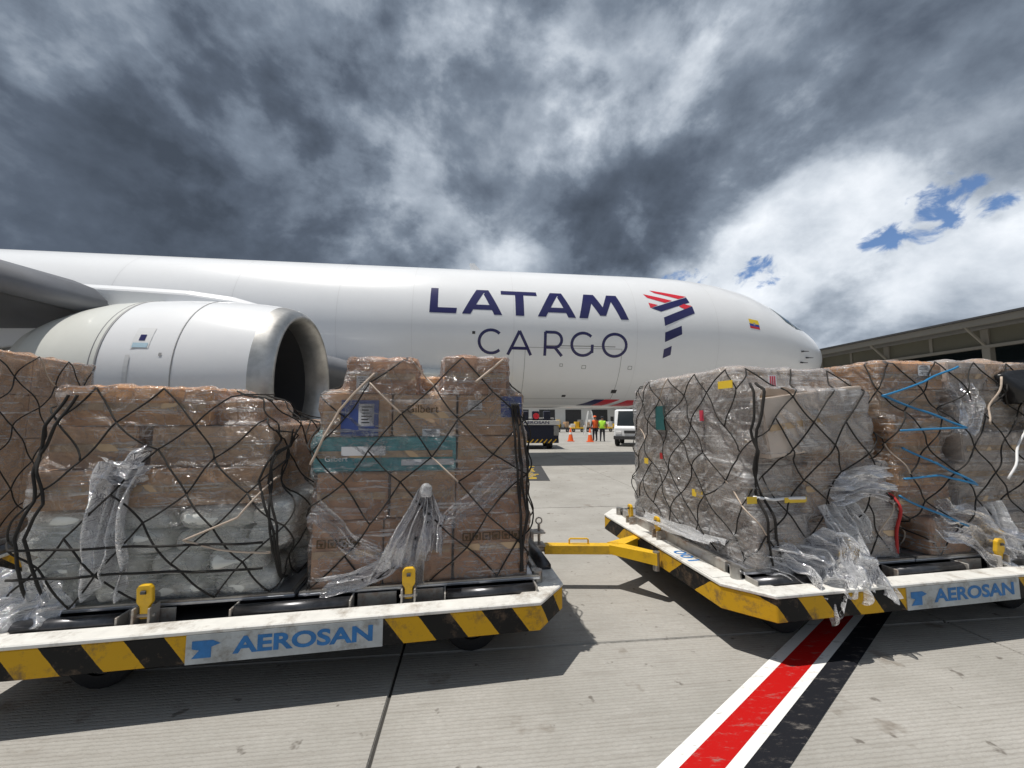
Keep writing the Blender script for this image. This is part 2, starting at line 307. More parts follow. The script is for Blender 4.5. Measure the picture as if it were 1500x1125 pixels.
def text_obj(s, size, m, loc, rot, parent, name='lettering', bold=0., sx=1.):
    me = text_mesh(s, size, bold, sx); me.materials.clear(); me.materials.append(M[m])
    o = link(bpy.data.objects.new(name, me), parent); o.location = loc; o.rotation_euler = rot; return o

# ------------------------------------------------------------------ ground
g = MB(); g.add([(-600, -300, -.03), (600, -300, -.03), (600, 1500, -.03), (-600, 1500, -.03)], [(0, 1, 2, 3)])
ground = tag(g.build('ground', 'apron_concrete'), kind='structure')
g = MB(); g.add([(x * 1., y * 1., -.012) for x, y in ((-45, -14), (60, -14), (60, 60), (-45, 60))], [(0, 1, 2, 3)])
g.build('joint_filler', 'sealant', ground)
PITCH = 4.2; ca, sa = math.cos(R(6)), math.sin(R(6)); GAP = .007
sm = MB(); h_ = PITCH / 2 - GAP; bv = .006
sm.add([(-h_, -h_, -.012), (h_, -h_, -.012), (h_, h_, -.012), (-h_, h_, -.012), (-h_ + bv, -h_ + bv, 0), (h_ - bv, -h_ + bv, 0), (h_ - bv, h_ - bv, 0), (-h_ + bv, h_ - bv, 0)],
       [(4, 5, 6, 7), (0, 1, 5, 4), (1, 2, 6, 5), (2, 3, 7, 6), (3, 0, 4, 7)])
slab0 = None
for i in range(-6, 9):
    for j in range(-2, 12):
        lx, ly = (i + .5) * PITCH, (j + .5) * PITCH
        if slab0 is None: o = slab0 = sm.build('concrete_slab', 'apron_concrete', ground)
        else: o = link(slab0.copy(), ground)
        o.location = (-.75 + lx * ca - ly * sa, 2.81 + lx * sa + ly * ca, random.uniform(-.0015, .0015)); o.rotation_euler = (0, 0, R(6))
def strip(name, p0, d, offs0, offs1, l0, l1, m, z):
    n = Vector((d[1], -d[0])); P = lambda l, w: (p0[0] + d[0] * l + n.x * w, p0[1] + d[1] * l + n.y * w, z)
    k = MB(); N_ = 24
    for i in range(N_):
        a, b_ = l0 + (l1 - l0) * i / N_, l0 + (l1 - l0) * (i + 1) / N_; k.add([P(a, offs0), P(b_, offs0), P(b_, offs1), P(a, offs1)], [(3, 2, 1, 0)])
    return k.build(name, m, ground)
d_ = Vector((1.385, 1.074)).normalized(); p0 = (.683, 1.959)
for nm, a, b_, m in (('white_line', 0, .063, 'road_white'), ('red_line', .0632, .194, 'road_red'), ('white_line', .1942, .245, 'road_white'), ('black_line', .2452, .372, 'road_black')):
    strip(nm, p0, d_, a, b_, -3, 9, m, .005)
dr = MB(); dr.box((.3, 11.8, .006), (1.35, 3.2, .006)); dr.build('drain_frame', 'deck_dark', ground)
dr = MB()
for k in range(14): dr.box((.25 + .06 * math.sin(k * 2.), 10.5 + k * .2, .012), (.8 + .1 * math.sin(k * 5), .1, .004))
dr.build('yellow_marking', 'road_yellow', ground)

# ------------------------------------------------------------------ airplane
air = empty('cargo_airplane', (13.67, 17.29, 0), R(6.8)); tag(air, 'white cargo jet airplane with dark blue lettering and red chevron logo', 'airplane')
SS = np.array([0, .06, .2, .5, 1., 1.6, 2.4, 3.2, 4.2, 5.5, 7., 8.5, 36, 40, 44, 48, 52, 54.5])
WT = np.array([4.12, 4.42, 4.66, 4.98, 5.32, 5.62, 6.02, 6.50, 6.92, 7.22, 7.38, 7.42, 7.42, 7.4, 7.3, 7.15, 6.9, 6.6])
WB = np.array([4.08, 3.80, 3.56, 3.24, 2.90, 2.66, 2.43, 2.28, 2.16, 2.07, 2.02, 2.01, 2.01, 2.4, 3.2, 4.1, 5.1, 5.7])
WW = np.array([.02, .34, .62, .98, 1.38, 1.70, 2.00, 2.20, 2.36, 2.46, 2.51, 2.515, 2.515, 2.4, 2.0, 1.45, .8, .3])
def fsec(s):
    return [float(np.interp(s, SS, a)) for a in (WT, WB, WW)]
def fp(s, ph, off=0.):
    t, b_, w = fsec(s); zc, rv = (t + b_) / 2, (t - b_) / 2; c, sn = math.cos(R(ph)), math.sin(R(ph))
    return Vector((-(s if s > 8.5 else .38 + s * (8.12 / 8.5)), -(w + off) * c, zc + (rv + off) * sn))
st = sorted(set(list(SS) + list(np.linspace(.3, 8.5, 34)) + list(np.linspace(9, 36, 28))))
# smooth the profile a little
def sm_arr(a):
    f = np.interp(np.linspace(0, 9, 181), SS, a); k = np.ones(13) / 13; g_ = np.convolve(np.pad(f, 6, mode='edge'), k, 'valid'); w = np.clip((np.linspace(0, 9, 181) - .5) / .6, 0, 1); return g_ * w + f * (1 - w)
_x = np.linspace(0, 9, 181); _T, _B, _Wd = sm_arr(WT), sm_arr(WB), sm_arr(WW)
def fsec(s):
    if s < 8.9: return [float(np.interp(s, _x, a)) for a in (_T, _B, _Wd)]
    return [float(np.interp(s, SS, a)) for a in (WT, WB, WW)]
fm = MB(); n = 96
for s in st: fm.v += [tuple(fp(s, 360 * k / n)) for k in range(n)]
for i in range(len(st) - 1):
    for k in range(n): fm.f.append((i * n + k, i * n + (k + 1) % n, (i + 1) * n + (k + 1) % n, (i + 1) * n + k)); fm.mi.append(0)
fm.f += [tuple(range(n)), tuple((len(st) - 1) * n + k for k in range(n))]; fm.mi += [0, 0]
fus = fm.build('fuselage', 'white_paint', air, smooth=True)
def decal(name, polys, m, parent=fus, off=.006):
    """polys: list of 4-corner patches ((s,ph)x4) mapped on the skin"""
    k = MB()
    for P in polys:
        (a, b_, c, d) = P; L2 = lambda p_, q_: max(abs(p_[0] - q_[0]) / .12, abs(p_[1] - q_[1]) / 2.); nu = max(1, int(max(L2(a, b_), L2(d, c)) + 1)); nv = max(1, int(max(L2(a, d), L2(b_, c)) + 1))
        vs = []
        for j in range(nv + 1):
            for i in range(nu + 1):
                u, v = i / nu, j / nv
                q = [(a[z] * (1 - u) + b_[z] * u) * (1 - v) + (d[z] * (1 - u) + c[z] * u) * v for z in (0, 1)]; vs.append(fp(q[0], q[1], off))
        k.add(vs, [(j * (nu + 1) + i, j * (nu + 1) + i + 1, (j + 1) * (nu + 1) + i + 1, (j + 1) * (nu + 1) + i) for j in range(nv) for i in range(nu)])
    return k.build(name, m, parent)
B_, T_ = 8.4, 29.4
def LX(x0, x1):                       # letter box: x 0..1 left to right, y 0..1 up
    def f(x, y): 
        b_ = B_ - (x0 - 16.84) * -.18; return (x0 + (x1 - x0) * x, (B_ + (16.84 - (x0 + (x1 - x0) * x)) * -.17) + y * (T_ - B_))
    return f
def quads(F, qs): return [tuple(F(*p) for p in q) for q in qs]
wA = lambda F: quads(F, [((0, 0), (.21, 0), (.54, .86), (.36, 1)), ((.36, 1), (.54, .86), (.62, .86), (.66, 1)), ((.66, 1), (.54, .80), (.80, 0), (1, 0)), ((.2, .17), (.81, .17), (.75, .36), (.27, .36))])
decal('letter_l', quads(LX(16.84, 15.93), [((0, 0), (.30, .0), (.30, 1), (.03, 1)), ((.28, 0), (.97, 0), (1, .20), (.28, .20))]), 'navy')
decal('letter_a', wA(LX(15.76, 14.40)), 'navy')
decal('letter_t', quads(LX(14.43, 13.16), [((.0, .83), (1, .83), (.98, 1), (.0, 1)), ((.39, 0), (.62, 0), (.62, .84), (.39, .84))]), 'navy')
decal('letter_a', wA(LX(13.17, 11.82)), 'navy')
decal('letter_m', quads(LX(11.70, 9.90), [((0, 0), (.17, 0), (.33, 1), (.13, 1)), ((.13, 1), (.33, 1), (.54, .28), (.42, .12)), ((.42, .12), (.54, .12), (.74, 1), (.60, 1)), ((.60, 1), (.80, 1), (1, 0), (.84, 0))]), 'navy')
def stroke(name, F, paths, w, m='navy'):
    polys = []
    for P in paths:
        P = [Vector(p) for p in P]
        L = []
        for i, p in enumerate(P):
            t = (P[min(i + 1, len(P) - 1)] - P[max(i - 1, 0)]).normalized(); nn = Vector((-t.y, t.x)); L.append((p + nn * w / 2, p - nn * w / 2))
        polys += [(F(*L[i][0]), F(*L[i + 1][0]), F(*L[i + 1][1]), F(*L[i][1])) for i in range(len(P) - 1)]
    decal(name, polys, m)
def LC(x0):                           # light letters; unit = letter height (about 0.86 m)
    return lambda x, y: (x0 - x * .86, -20.6 - (15.2 - (x0 - x * .86)) * .18 + y * 18.4)
arc = lambda cx_, cy_, rx, ry, a0, a1, n_=22: [(cx_ + rx * math.cos(R(a0 + (a1 - a0) * i / n_)), cy_ + ry * math.sin(R(a0 + (a1 - a0) * i / n_))) for i in range(n_ + 1)]
sw = .115
stroke('letter_c', LC(15.22), [arc(.52, .5, .47, .45, 45, 315)], sw)
stroke('letter_a', LC(14.20), [[(.0, 0), (.46, .95)], [(.46, .95), (.93, 0)], [(.16, .27), (.77, .27)]], sw)
stroke('letter_r', LC(12.98), [[(.08, 0), (.08, .95)], [(.08, .94), (.30, .94)] + arc(.45, .64, .30, .30, 90, -90, 12) + [(.30, .34), (.08, .34)], [(.48, .34), (.78, 0)]], sw)
stroke('letter_g', LC(12.02), [arc(.52, .5, .47, .45, 45, 325), [(.91, .16), (.91, .50)]], sw)
stroke('letter_o', LC(10.90), [arc(.55, .5, .49, .45, 0, 360, 36)], sw)
def LG(zx, zy):                        # emblem grid (from 938x1125 units) to skin
    px = 930 + zx / 9.38; py = 415 + zy / 9.375
    return (9.05 - (px - 945) * (1.70 / 68.), 36.3 - (py - 425) * .577 + (px - 945) * .035)
def emb(name, P, m): decal(name, [tuple(LG(*q) for q in P)], m, off=.007)
emb('emblem_red_stripe', [(205, 100), (735, 218), (600, 258), (262, 152)], 'logo_red')
emb('emblem_red_stripe', [(90, 170), (490, 288), (372, 322), (135, 235)], 'logo_red')
emb('emblem_red_stripe', [(132, 315), (262, 352), (160, 392), (145, 388)], 'logo_red')
emb('emblem_red_stripe', [(575, 378), (655, 340), (775, 372), (655, 422)], 'logo_red')
emb('emblem_blue_band', [(160, 396), (730, 232), (755, 318), (290, 450)], 'navy')
emb('emblem_blue_band', [(318, 530), (778, 378), (795, 482), (322, 640)], 'navy')
emb('emblem_blue_band', [(320, 722), (570, 645), (572, 752), (318, 840)], 'navy')
emb('emblem_blue_band', [(310, 928), (420, 890), (415, 1000), (305, 1040)], 'navy')
fl = lambda y0, y1: [((5.03, 15.8 - y0 * 8.6), (4.60, 15.6 - y0 * 8.6), (4.58, 15.6 - y1 * 8.6), (5.01, 15.8 - y1 * 8.6))]
decal('flag_yellow_band', fl(0, .5), 'flag_yellow'); decal('flag_blue_band', fl(.5, .76), 'flag_blue'); decal('flag_red_band', fl(.76, 1), 'flag_red')
decal('flag_crest', [((4.85, 12.6), (4.77, 12.6), (4.77, 10.2), (4.85, 10.2))], 'seam_grey', off=.009)
# belly chevrons
decal('belly_chevron', [((11.35, -76), (10.75, -63), (10.35, -63), (10.75, -76))], 'navy'); decal('belly_chevron', [((10.74, -76), (10.34, -63), (9.75, -63), (10.3, -76))], 'logo_red')
decal('belly_chevron', [((10.0, -78), (9.45, -64), (8.6, -64), (9.2, -78))], 'logo_red')
def seam(name, pts, w=.016, m='seam_grey'):
    k = MB()
    for (a, b_) in zip(pts[:-1], pts[1:]):
        n_ = max(1, int(max(abs(a[0] - b_[0]) / .3, abs(a[1] - b_[1]) / 3)))
        for i in range(n_):
            q0 = [a[z] + (b_[z] - a[z]) * i / n_ for z in (0, 1)]; q1 = [a[z] + (b_[z] - a[z]) * (i + 1) / n_ for z in (0, 1)]
            if abs(a[0] - b_[0]) > abs(a[1] - b_[1]) * .04: k.add([fp(q0[0], q0[1] - w * 11, .004), fp(q1[0], q1[1] - w * 11, .004), fp(q1[0], q1[1] + w * 11, .004), fp(q0[0], q0[1] + w * 11, .004)], [(0, 1, 2, 3)])
            else: k.add([fp(q0[0] - w / 2, q0[1], .004), fp(q1[0] - w / 2, q1[1], .004), fp(q1[0] + w / 2, q1[1], .004), fp(q0[0] + w / 2, q0[1], .004)], [(0, 1, 2, 3)])
    return k.build(name, m, fus)
seam('cargo_door_outline', [(13.6, -15), (10.15, -15), (10.15, -62), (13.6, -62), (13.6, -15)])
seam('cargo_door_hinge', [(12.9, -13.4), (10.4, -13.4)], .03)
for s0, p_, w_, hh in ((12.35, -27, .10, 2.0), (11.55, -28, .14, 2.6), (9.85, -28, .14, 2.6)): seam('access_panel_outline', [(s0, p_), (s0 - w_, p_), (s0 - w_, p_ - hh), (s0, p_ - hh), (s0, p_)], .012, 'duct_dark')
mat('seam_pale', (.70, .70, .70), .5)
for s0 in (6.4, 9.6, 14.0, 17.4, 19.8, 23.0, 26.5): seam('fuselage_seam', [(s0, 85), (s0, -70)], .009, 'seam_pale')
for p_ in (38, -32): seam('fuselage_seam', [(30, p_), (6.4, p_)], .0006, 'seam_pale')
for s0, p_, r_ in ((15.36, -5.4, .05), (10.15, -52, .10), (12.0, -58, .07)):
    decal('drain_port', [((s0 + r_, p_ + r_ * 20), (s0 - r_, p_ + r_ * 20), (s0 - r_, p_ - r_ * 20), (s0 + r_, p_ - r_ * 20))], 'duct_dark', off=.008)
# cockpit side windows on both sides
for sgn in (1, -1):
    f = lambda p_: p_ if sgn > 0 else 180 - p_
    decal('cockpit_window', [((3.45, f(45)), (2.65, f(45)), (2.55, f(28)), (3.0, f(29)))], 'cockpit_glass'); decal('cockpit_window', [((2.58, f(46)), (2.0, f(62)), (1.75, f(38)), (2.48, f(27)))], 'cockpit_glass')
    decal('cockpit_window', [((2.55, f(64)), (2.45, f(88)), (1.72, f(88)), (1.95, f(64)))], 'cockpit_glass')
for s0, p_ in ((2.5, -3), (2.2, -9), (2.5, -16)):
    k = MB(); P = fp(s0, p_, .0); Q = fp(s0, p_, .09); k.tube([P, Q], .03, 8); k.tube([Q, Q + Vector((.22, 0, 0))], [.022, .012], 8); k.build('pitot_probe', 'duct_dark', air)
k = MB(); a = fp(14.9, 90); k.add([a + Vector((0, -.03, -.02)), a + Vector((-.5, -.03, -.02)), a + Vector((-.62, -.01, .42)), a + Vector((-.42, -.01, .45)), a + Vector((0, .03, -.02)), a + Vector((-.5, .03, -.02)), a + Vector((-.62, .01, .42)), a + Vector((-.42, .01, .45))],
    [(0, 1, 2, 3), (4, 7, 6, 5), (0, 3, 7, 4), (1, 5, 6, 2), (3, 2, 6, 7), (0, 4, 5, 1)]); k.build('blade_antenna', 'white_paint', air)
# nacelle
EX, EY, EZ = -18.54, -7.92, 2.2
outer = [(.0, 1.235), (.03, 1.28), (.09, 1.325), (.2, 1.365), (.42, 1.405)]
cowl = [(.42, 1.405), (.8, 1.44), (1.3, 1.462), (1.75, 1.468), (2.4, 1.468), (3.1, 1.44)]
aft = [(3.1, 1.44), (3.6, 1.385), (4.1, 1.29), (4.6, 1.15), (4.95, 1.02), (4.93, .98), (4.5, 1.0)]
eng = empty('engine', (EX, EY, EZ)); eng.parent = air
DS = .75; outer = [(d * DS, r) for d, r in outer]; cowl = [(d * DS, r) for d, r in cowl]; aft = [(d * .79, r) for d, r in aft]; aft[0] = cowl[-1]
ax = (-1, 0, 0)
MB().lathe([(.45, 1.12), (.25, 1.13), (.1, 1.165), (.03, 1.205), (0, 1.235)] + outer[1:], (0, 0, 0), ax, 72).build('inlet_lip', 'lip_metal', eng, True)
MB().lathe(cowl, (0, 0, 0), ax, 72).build('nacelle_cowl', 'white_paint', eng, True)
MB().lathe(aft, (0, 0, 0), ax, 72).build('reverser_cowl', 'cream_paint', eng, True)
MB().lathe([(.45, 1.12), (.8, 1.15), (1.3, 1.18), (1.6, 1.18), (1.6, 0.02)], (0, 0, 0), ax, 64).build('inlet_duct', 'duct_dark', eng, True)
MB().lathe([(.85, .01), (.95, .12), (1.15, .27), (1.4, .38)], (0, 0, 0), ax, 32).build('spinner', 'fan_blade', eng, True)
for kk in range(34):
    t = 2 * math.pi * kk / 34; u = Vector((0, math.cos(t), math.sin(t))); w = Vector((0, -math.sin(t), math.cos(t)))
    MB().add([u * .36 + Vector((-1.3, 0, 0)), u * .36 + w * .05 + Vector((-1.48, 0, 0)), u * 1.16 + w * .16 + Vector((-1.42, 0, 0)), u * 1.16 - w * .02 + Vector((-1.24, 0, 0))], [(0, 1, 2, 3)]).build('fan_blade', 'fan_blade', eng)
MB().lathe([(3.4, .8), (4.2, .70), (5.0, .5), (5.0, .4), (5.9, .05)], (0, 0, 0), ax, 40).build('exhaust_cone', 'lip_metal', eng, True)
def ring(d, r, w=.012, nm='cowl_seam'): MB().lathe([(d - w, r + .002), (d - w, r + .006), (d + w, r + .006), (d + w, r + .002)], (0, 0, 0), ax, 72).build(nm, 'seam_grey', eng, True)
ring(1.31, 1.468, .008); ring(2.325, 1.44, .016); ring(2.42, 1.428, .006)
def ndecal(name, d0, d1, a0, a1, r, m):
    k = MB(); vs = []
    for j in range(7):
        an = R(a0 + (a1 - a0) * j / 6); vs += [(-d0, -r * math.cos(an), r * math.sin(an)), (-d1, -r * math.cos(an), r * math.sin(an))]
    k.add(vs, [(2 * j, 2 * j + 1, 2 * j + 3, 2 * j + 2) for j in range(6)]); return k.build(name, m, eng)
mat('soot', (.72, .73, .73), .5); mat('panel_pale', (.78, .79, .79), .4); mat('pale_label', (.45, .62, .72), .5)
ndecal('latch_panel', 1.90, 1.66, 30, 16, 1.472, 'panel_pale'); ndecal('emblem_sticker', 1.82, 1.74, 25, 21, 1.476, 'navy'); ndecal('notice_sticker', 1.88, 1.68, 19.5, 16.5, 1.476, 'pale_label')
ndecal('stain', 1.93, 1.87, 12, -8, 1.4722, 'soot'); ndecal('drain_mark', 1.5, 1.46, 13.5, 11.5, 1.474, 'seam_grey')
# pylon
k = MB(); secs = [(.8, 1.43, 1.47, .04), (1.3, 1.40, 1.60, .16), (2.0, 1.38, 1.68, .22), (2.9, 1.2, 1.71, .25), (3.7, .7, 1.73, .26), (5.2, .5, 1.70, .26), (7., 1.0, 1.5, .2)]
for d, z0, z1, w in secs: k.v += [(-d, -w, z0), (-d, -w, z1 - .1), (-d, -w * .55, z1), (-d, w * .55, z1), (-d, w, z1 - .1), (-d, w, z0)]
for i in range(len(secs) - 1):
    for j in range(6): k.f.append((i * 6 + j, i * 6 + (j + 1) % 6, i * 6 + 6 + (j + 1) % 6, i * 6 + 6 + j)); k.mi.append(0)
k.f += [tuple(range(6)), tuple(36 + j for j in range(6))]; k.mi += [0, 0]; k.build('pylon', 'white_paint', eng, False, .02)
# wing
def wing_sec(lat):
    le = 18.0 + (lat - 2.5) * .65; ch = np.interp(lat, [0, 2.5, 8.2, 23.8], [11.5, 10.3, 6.9, 2.3]); return le, float(ch), 2.72 + (lat - 2.5) * .128
af = [(0, 0), (.004, .013), (.02, .03), (.06, .05), (.15, .07), (.3, .078), (.5, .068), (.7, .045), (.85, .022), (1, .002), (1, -.002), (.85, -.012), (.7, -.026), (.5, -.044), (.3, -.054), (.15, -.050), (.06, -.036), (.02, -.022), (.004, -.01)]
k = MB(); lats = [1.5, 2.5, 4, 6, 7, 8, 9, 10, 11, 13, 16, 20, 23.8]; na = len(af)
for l in lats:
    le, ch, z = wing_sec(l); k.v += [(-(le + x * ch), -l, z + y * ch) for x, y in af]
for i in range(len(lats) - 1):
    for j in range(na): k.f.append((i * na + j, i * na + (j + 1) % na, (i + 1) * na + (j + 1) % na, (i + 1) * na + j)); k.mi.append(0)
k.f.append(tuple((len(lats) - 1) * na + j for j in range(na))); k.mi.append(0); k.build('wing', 'wing_grey', air, True)
k = MB(); sl = [l for l in lats if l >= 8.2] ; sl = [8.35] + sl
saf = [(-.025, -.012), (-.018, .012), (.01, .034), (.06, .056), (.12, .066), (.12, .0705), (.05, .062), (.0, .042), (-.03, .012), (-.034, -.012), (-.02, -.026), (.0, -.026)]
for l in sl:
    le, ch, z = wing_sec(l); k.v += [(-(le + x * ch), -l, z + y * ch) for x, y in saf]
for i in range(len(sl) - 1):
    for j in range(12): k.f.append((i * 12 + j, i * 12 + (j + 1) % 12, i * 12 + 12 + (j + 1) % 12, i * 12 + 12 + j)); k.mi.append(0)
k.f.append(tuple(range(12))); k.mi.append(0); k.build('leading_edge_slat', 'wing_grey', air, True)
# wing-body fairing with ram air inlet
k = MB(); n = 40; fs = [(15.4, .0), (15.7, .35), (16.3, .62), (17.2, .82), (18.5, .94), (21, 1), (30, 1), (34, .8), (37, .2)]
for s, q in fs: k.v += [(-s, -2.95 * q * math.cos(2 * math.pi * j / n), 2.75 + (1.12 * q if math.sin(2 * math.pi * j / n) < 0 else .95 * q) * math.sin(2 * math.pi * j / n)) for j in range(n)]
for i in range(len(fs) - 1):
    for j in range(n): k.f.append((i * n + j, i * n + (j + 1) % n, i * n + n + (j + 1) % n, i * n + n + j)); k.mi.append(0)
fair = k.build('wing_root_fairing', 'wing_grey', air, True); fair.data.materials[0] = M['cream_paint']
k = MB(); k.lathe([(0, .26), (.02, .30), (.5, .34), (1.2, .30), (.1, .24), (.3, .02)], (-16.35, -2.15, 3.05), (-1, 0, 0), 28)
for i, v in enumerate(k.v): k.v[i] = (v[0], v[1], 3.05 + (v[2] - 3.05) * .62)
k.build('ram_air_inlet', ['cream_paint'], air, True)
k = MB(); k.lathe([(.0, .245), (.02, .0)], (-16.36, -2.15, 3.05), (-1, 0, 0), 28)
for i, v in enumerate(k.v): k.v[i] = (v[0], v[1], 3.05 + (v[2] - 3.05) * .62)
k.build('inlet_mouth', 'duct_dark', air)
def wheel(name, c, r, w, parent, axis=(0, 1, 0), hub='steel'):
    t = MB().lathe([(-w / 2, r * .55), (-w / 2, r * .88), (-w * .38, r * .98), (0, r), (w * .38, r * .98), (w / 2, r * .88), (w / 2, r * .55)], c, axis, 24).build(name, 'tyre', parent, True)
    MB().lathe([(-w * .45, .01), (-w * .45, r * .3), (-w * .36, r * .56), (w * .36, r * .56), (w * .45, r * .3), (w * .45, .01)], c, axis, 20).build('rim', hub, t); return t
k = MB(); k.tube([(-6.2, 0, 2.3), (-6.0, 0, .5)], .1); k.build('nose_gear_strut', 'steel', air)
for sy in (-1, 1): wheel('nose_wheel', (-6., sy * .3, .47), .47, .3, air)
for sy in (-1, 1):
    k = MB(); k.tube([(-28.4, sy * 4.2, 3.2), (-28.4, sy * 4.65, .7)], .16); k.tube([(-27.6, sy * 4.65, .62), (-29.2, sy * 4.65, .62)], .1); k.build('main_gear_strut', 'steel', air)
    for dx in (-.7, .7):
        for dy in (-.55, .55): wheel('main_wheel', (-28.4 + dx, sy * 4.65 + dy, .58), .58, .42, air)

# ------------------------------------------------------------------ pallet carts
def outline(hx, hy, cx_, cy_): return [(-hx + cx_, -hy), (hx - cx_, -hy), (hx, -hy + cy_), (hx, hy - cy_), (hx - cx_, hy), (-hx + cx_, hy), (-hx, hy - cy_), (-hx, -hy + cy_)]
def make_cart(loc, rz, label, number=None):
    c = empty('pallet_cart', (loc[0], loc[1], 0), rz); tag(c, label, 'cart', 'pallet carts coupled in a train')
    O = outline(1.72, 1.25, .22, .25)
    def band(o, i_, z0, z1): # ring between outlines
        k = MB(); n_ = len(o)
        k.v += [(x, y, z) for z in (z0, z1) for P in (o, i_) for x, y in P]
        for i in range(n_):
            j = (i + 1) % n_; a = lambda l, q, r_: l * 2 * n_ + q * n_ + r_
            k.f += [(a(0, 0, i), a(0, 0, j), a(1, 0, j), a(1, 0, i)), (a(0, 1, j), a(0, 1, i), a(1, 1, i), a(1, 1, j)), (a(1, 0, i), a(1, 0, j), a(1, 1, j), a(1, 1, i)), (a(0, 0, j), a(0, 0, i), a(0, 1, i), a(0, 1, j))]; k.mi += [0] * 4
        return k
    band(O, outline(1.65, 1.18, .21, .23), .275, .425).build('skirt', 'hazard_stripes', c, bevel=.006)
    band(outline(1.725, 1.255, .22, .25), outline(1.54, 1.12, .15, .21), .4255, .45).build('deck_ledge', 'ledge_white', c, bevel=.006)
    MB().prism(outline(1.58, 1.16, .15, .2), .34, .38).build('deck_plate', 'deck_dark', c)
    for sy in (-1, 1):
        k = MB(); k.box((.04, sy * 1.2525, .3505), (1.02, .007, .150)); pl = k.build('name_plate', 'plate_white', c)
        t = text_obj('AEROSAN', .118, 'stencil_blue', (.135, sy * 1.2575, .352), (R(90), 0, 0 if sy < 0 else R(180)), pl, 'lettering', .004, 1.38)
        q = MB(); q.add([(x, sy * 1.2575, z) for x, z in ((-.44, .395), (-.34, .395), (-.30, .375), (-.31, .372), (-.345, .36), (-.345, .305), (-.44, .305), (-.405, .345), (-.44, .355))], [(0, 1, 2, 3, 4, 7, 8), (7, 4, 5, 6)]); q.build('emblem', 'stencil_blue', pl)
    # rollers along both long edges with brackets between
    for sy in (-1, 1):
        for x0, x1 in ((-1.5, -.92), (-.32, .32), (.92, 1.5)):
            k = MB(); k.tube([(x0, sy * 1.06, .445), (x1, sy * 1.06, .445)], .042, 16); k.build('roller', 'roller_steel', c, True)
            for xx in (x0 - .012, x1 + .012):
                k = MB(); k.box((xx, sy * 1.055, .43), (.012, .11, .11)); k.build('roller_bracket', 'bare_steel', c, bevel=.003)
        for x0, x1 in ((-.9, -.66), (.36, .6), (.7, .9)):
            k = MB(); k.box(((x0 + x1) / 2, sy * 1.02, .43), (x1 - x0, .012, .11)); k.build('stop_plate', 'bare_steel', c, bevel=.003)
    for yy in np.linspace(-.85, .85, 7):
        k = MB(); k.tube([(-1.48, yy, .44), (1.48, yy, .44)], .038, 10); k.build('deck_roller', 'roller_steel', c, True)
    # end guide rails
    for sx in (-1, 1):
        k = MB(); k.box((sx * 1.545, 0, .475), (.03, 1.7, .11)); k.box((sx * 1.52, 0, .422), (.06, 1.7, .012)); k.build('end_rail', 'bare_steel', c, bevel=.004)
        for yy in (-.95, .95): 
            k = MB(); k.tube([(sx * 1.55, yy, .40), (sx * 1.55, yy, .53)], .038, 14); k.build('corner_post', 'steel', c)
    def lock(x, y, rot, tilt):
        e = MB(); Rm = rotz(rot); V = Vector((x, y, 0))
        for sx in (-.04, .04): e.box(V + Rm @ Vector((sx, 0, .47)), (.012, .09, .12), Rm)
        e.box(V + Rm @ Vector((0, .03, .45)), (.09, .03, .08), Rm); e.tube([V + Rm @ Vector((-.055, -.01, .48)), V + Rm @ Vector((.055, -.01, .48))], .012, 8)
        e.build('lock_bracket', 'bare_steel', c, bevel=.003)
        q = MB(); T = Rm @ Matrix.Rotation(tilt, 3, 'X'); O2 = V + Vector((0, 0, .48))
        pts = [(-.024, -.02), (.024, -.02), (.024, .05), (.04, .075), (.04, .155), (.025, .175), (-.025, .175), (-.04, .155), (-.04, .075), (-.024, .05)]; hole = [(-.016, .12), (.016, .12), (.016, .142), (-.016, .142)]
        n_ = len(pts); vs = [O2 + T @ Vector((a, yy, b_)) for yy in (-.014, .014) for a, b_ in pts]
        q.add(vs, [tuple(range(n_)), tuple(range(2 * n_ - 1, n_ - 1, -1))] + [(i, (i + 1) % n_, n_ + (i + 1) % n_, n_ + i) for i in range(n_)])
        lv = q.build('lock_lever', 'yellow_paint', c, bevel=.004)
        q = MB(); q.tube([O2 + T @ Vector((-.012, -.016, .135)), O2 + T @ Vector((.012, -.016, .135))], .011, 8); q.build('lever_slot', 'deck_dark', lv)
    for x in (-.78, .68): lock(x, -1.08, 0, R(6)); lock(x, 1.08, R(180), R(6))
    for y in (.0, .55): lock(-1.60, y, R(-90), R(4))
    lock(1.60, .1, R(90), R(4))
    # underframe, wheels
    k = MB(); k.box((0, -.6, .3), (3.0, .1, .1)); k.box((0, .6, .3), (3.0, .1, .1)); k.box((-1.1, 0, .29), (.1, 2.1, .09)); k.box((1.1, 0, .29), (.1, 2.1, .09)); k.build('underframe', 'deck_dark', c)
    for x in (-1.1, 1.1):
        for y in (-.95, .95): wheel('cart_wheel', (x, y * .9, .19), .19, .13, c)
    # coupling at the right hand end
    k = MB(); k.box((1.70, 0, .36), (.1, .2, .14)); k.box((1.78, 0, .40), (.14, .12, .02)); k.box((1.78, 0, .52), (.14, .12, .018)); k.box((1.72, 0, .47), (.03, .12, .14)); k.tube([(1.80, 0, .28), (1.80, 0, .60)], .014, 8)
    k.tube([(1.80 + .03 * math.cos(a_), 0, .62 + .03 * math.sin(a_)) for a_ in np.linspace(0, 6.3, 12)], .008, 6); k.build('coupling', 'yellow_paint', c, bevel=.003).data.materials[0] = M['bare_steel']
    k = MB(); k.tube([(1.66, -.75, .47), (1.66, -.14, .47)], .05, 14); k.build('bumper_tube', 'roller_steel', c, True)
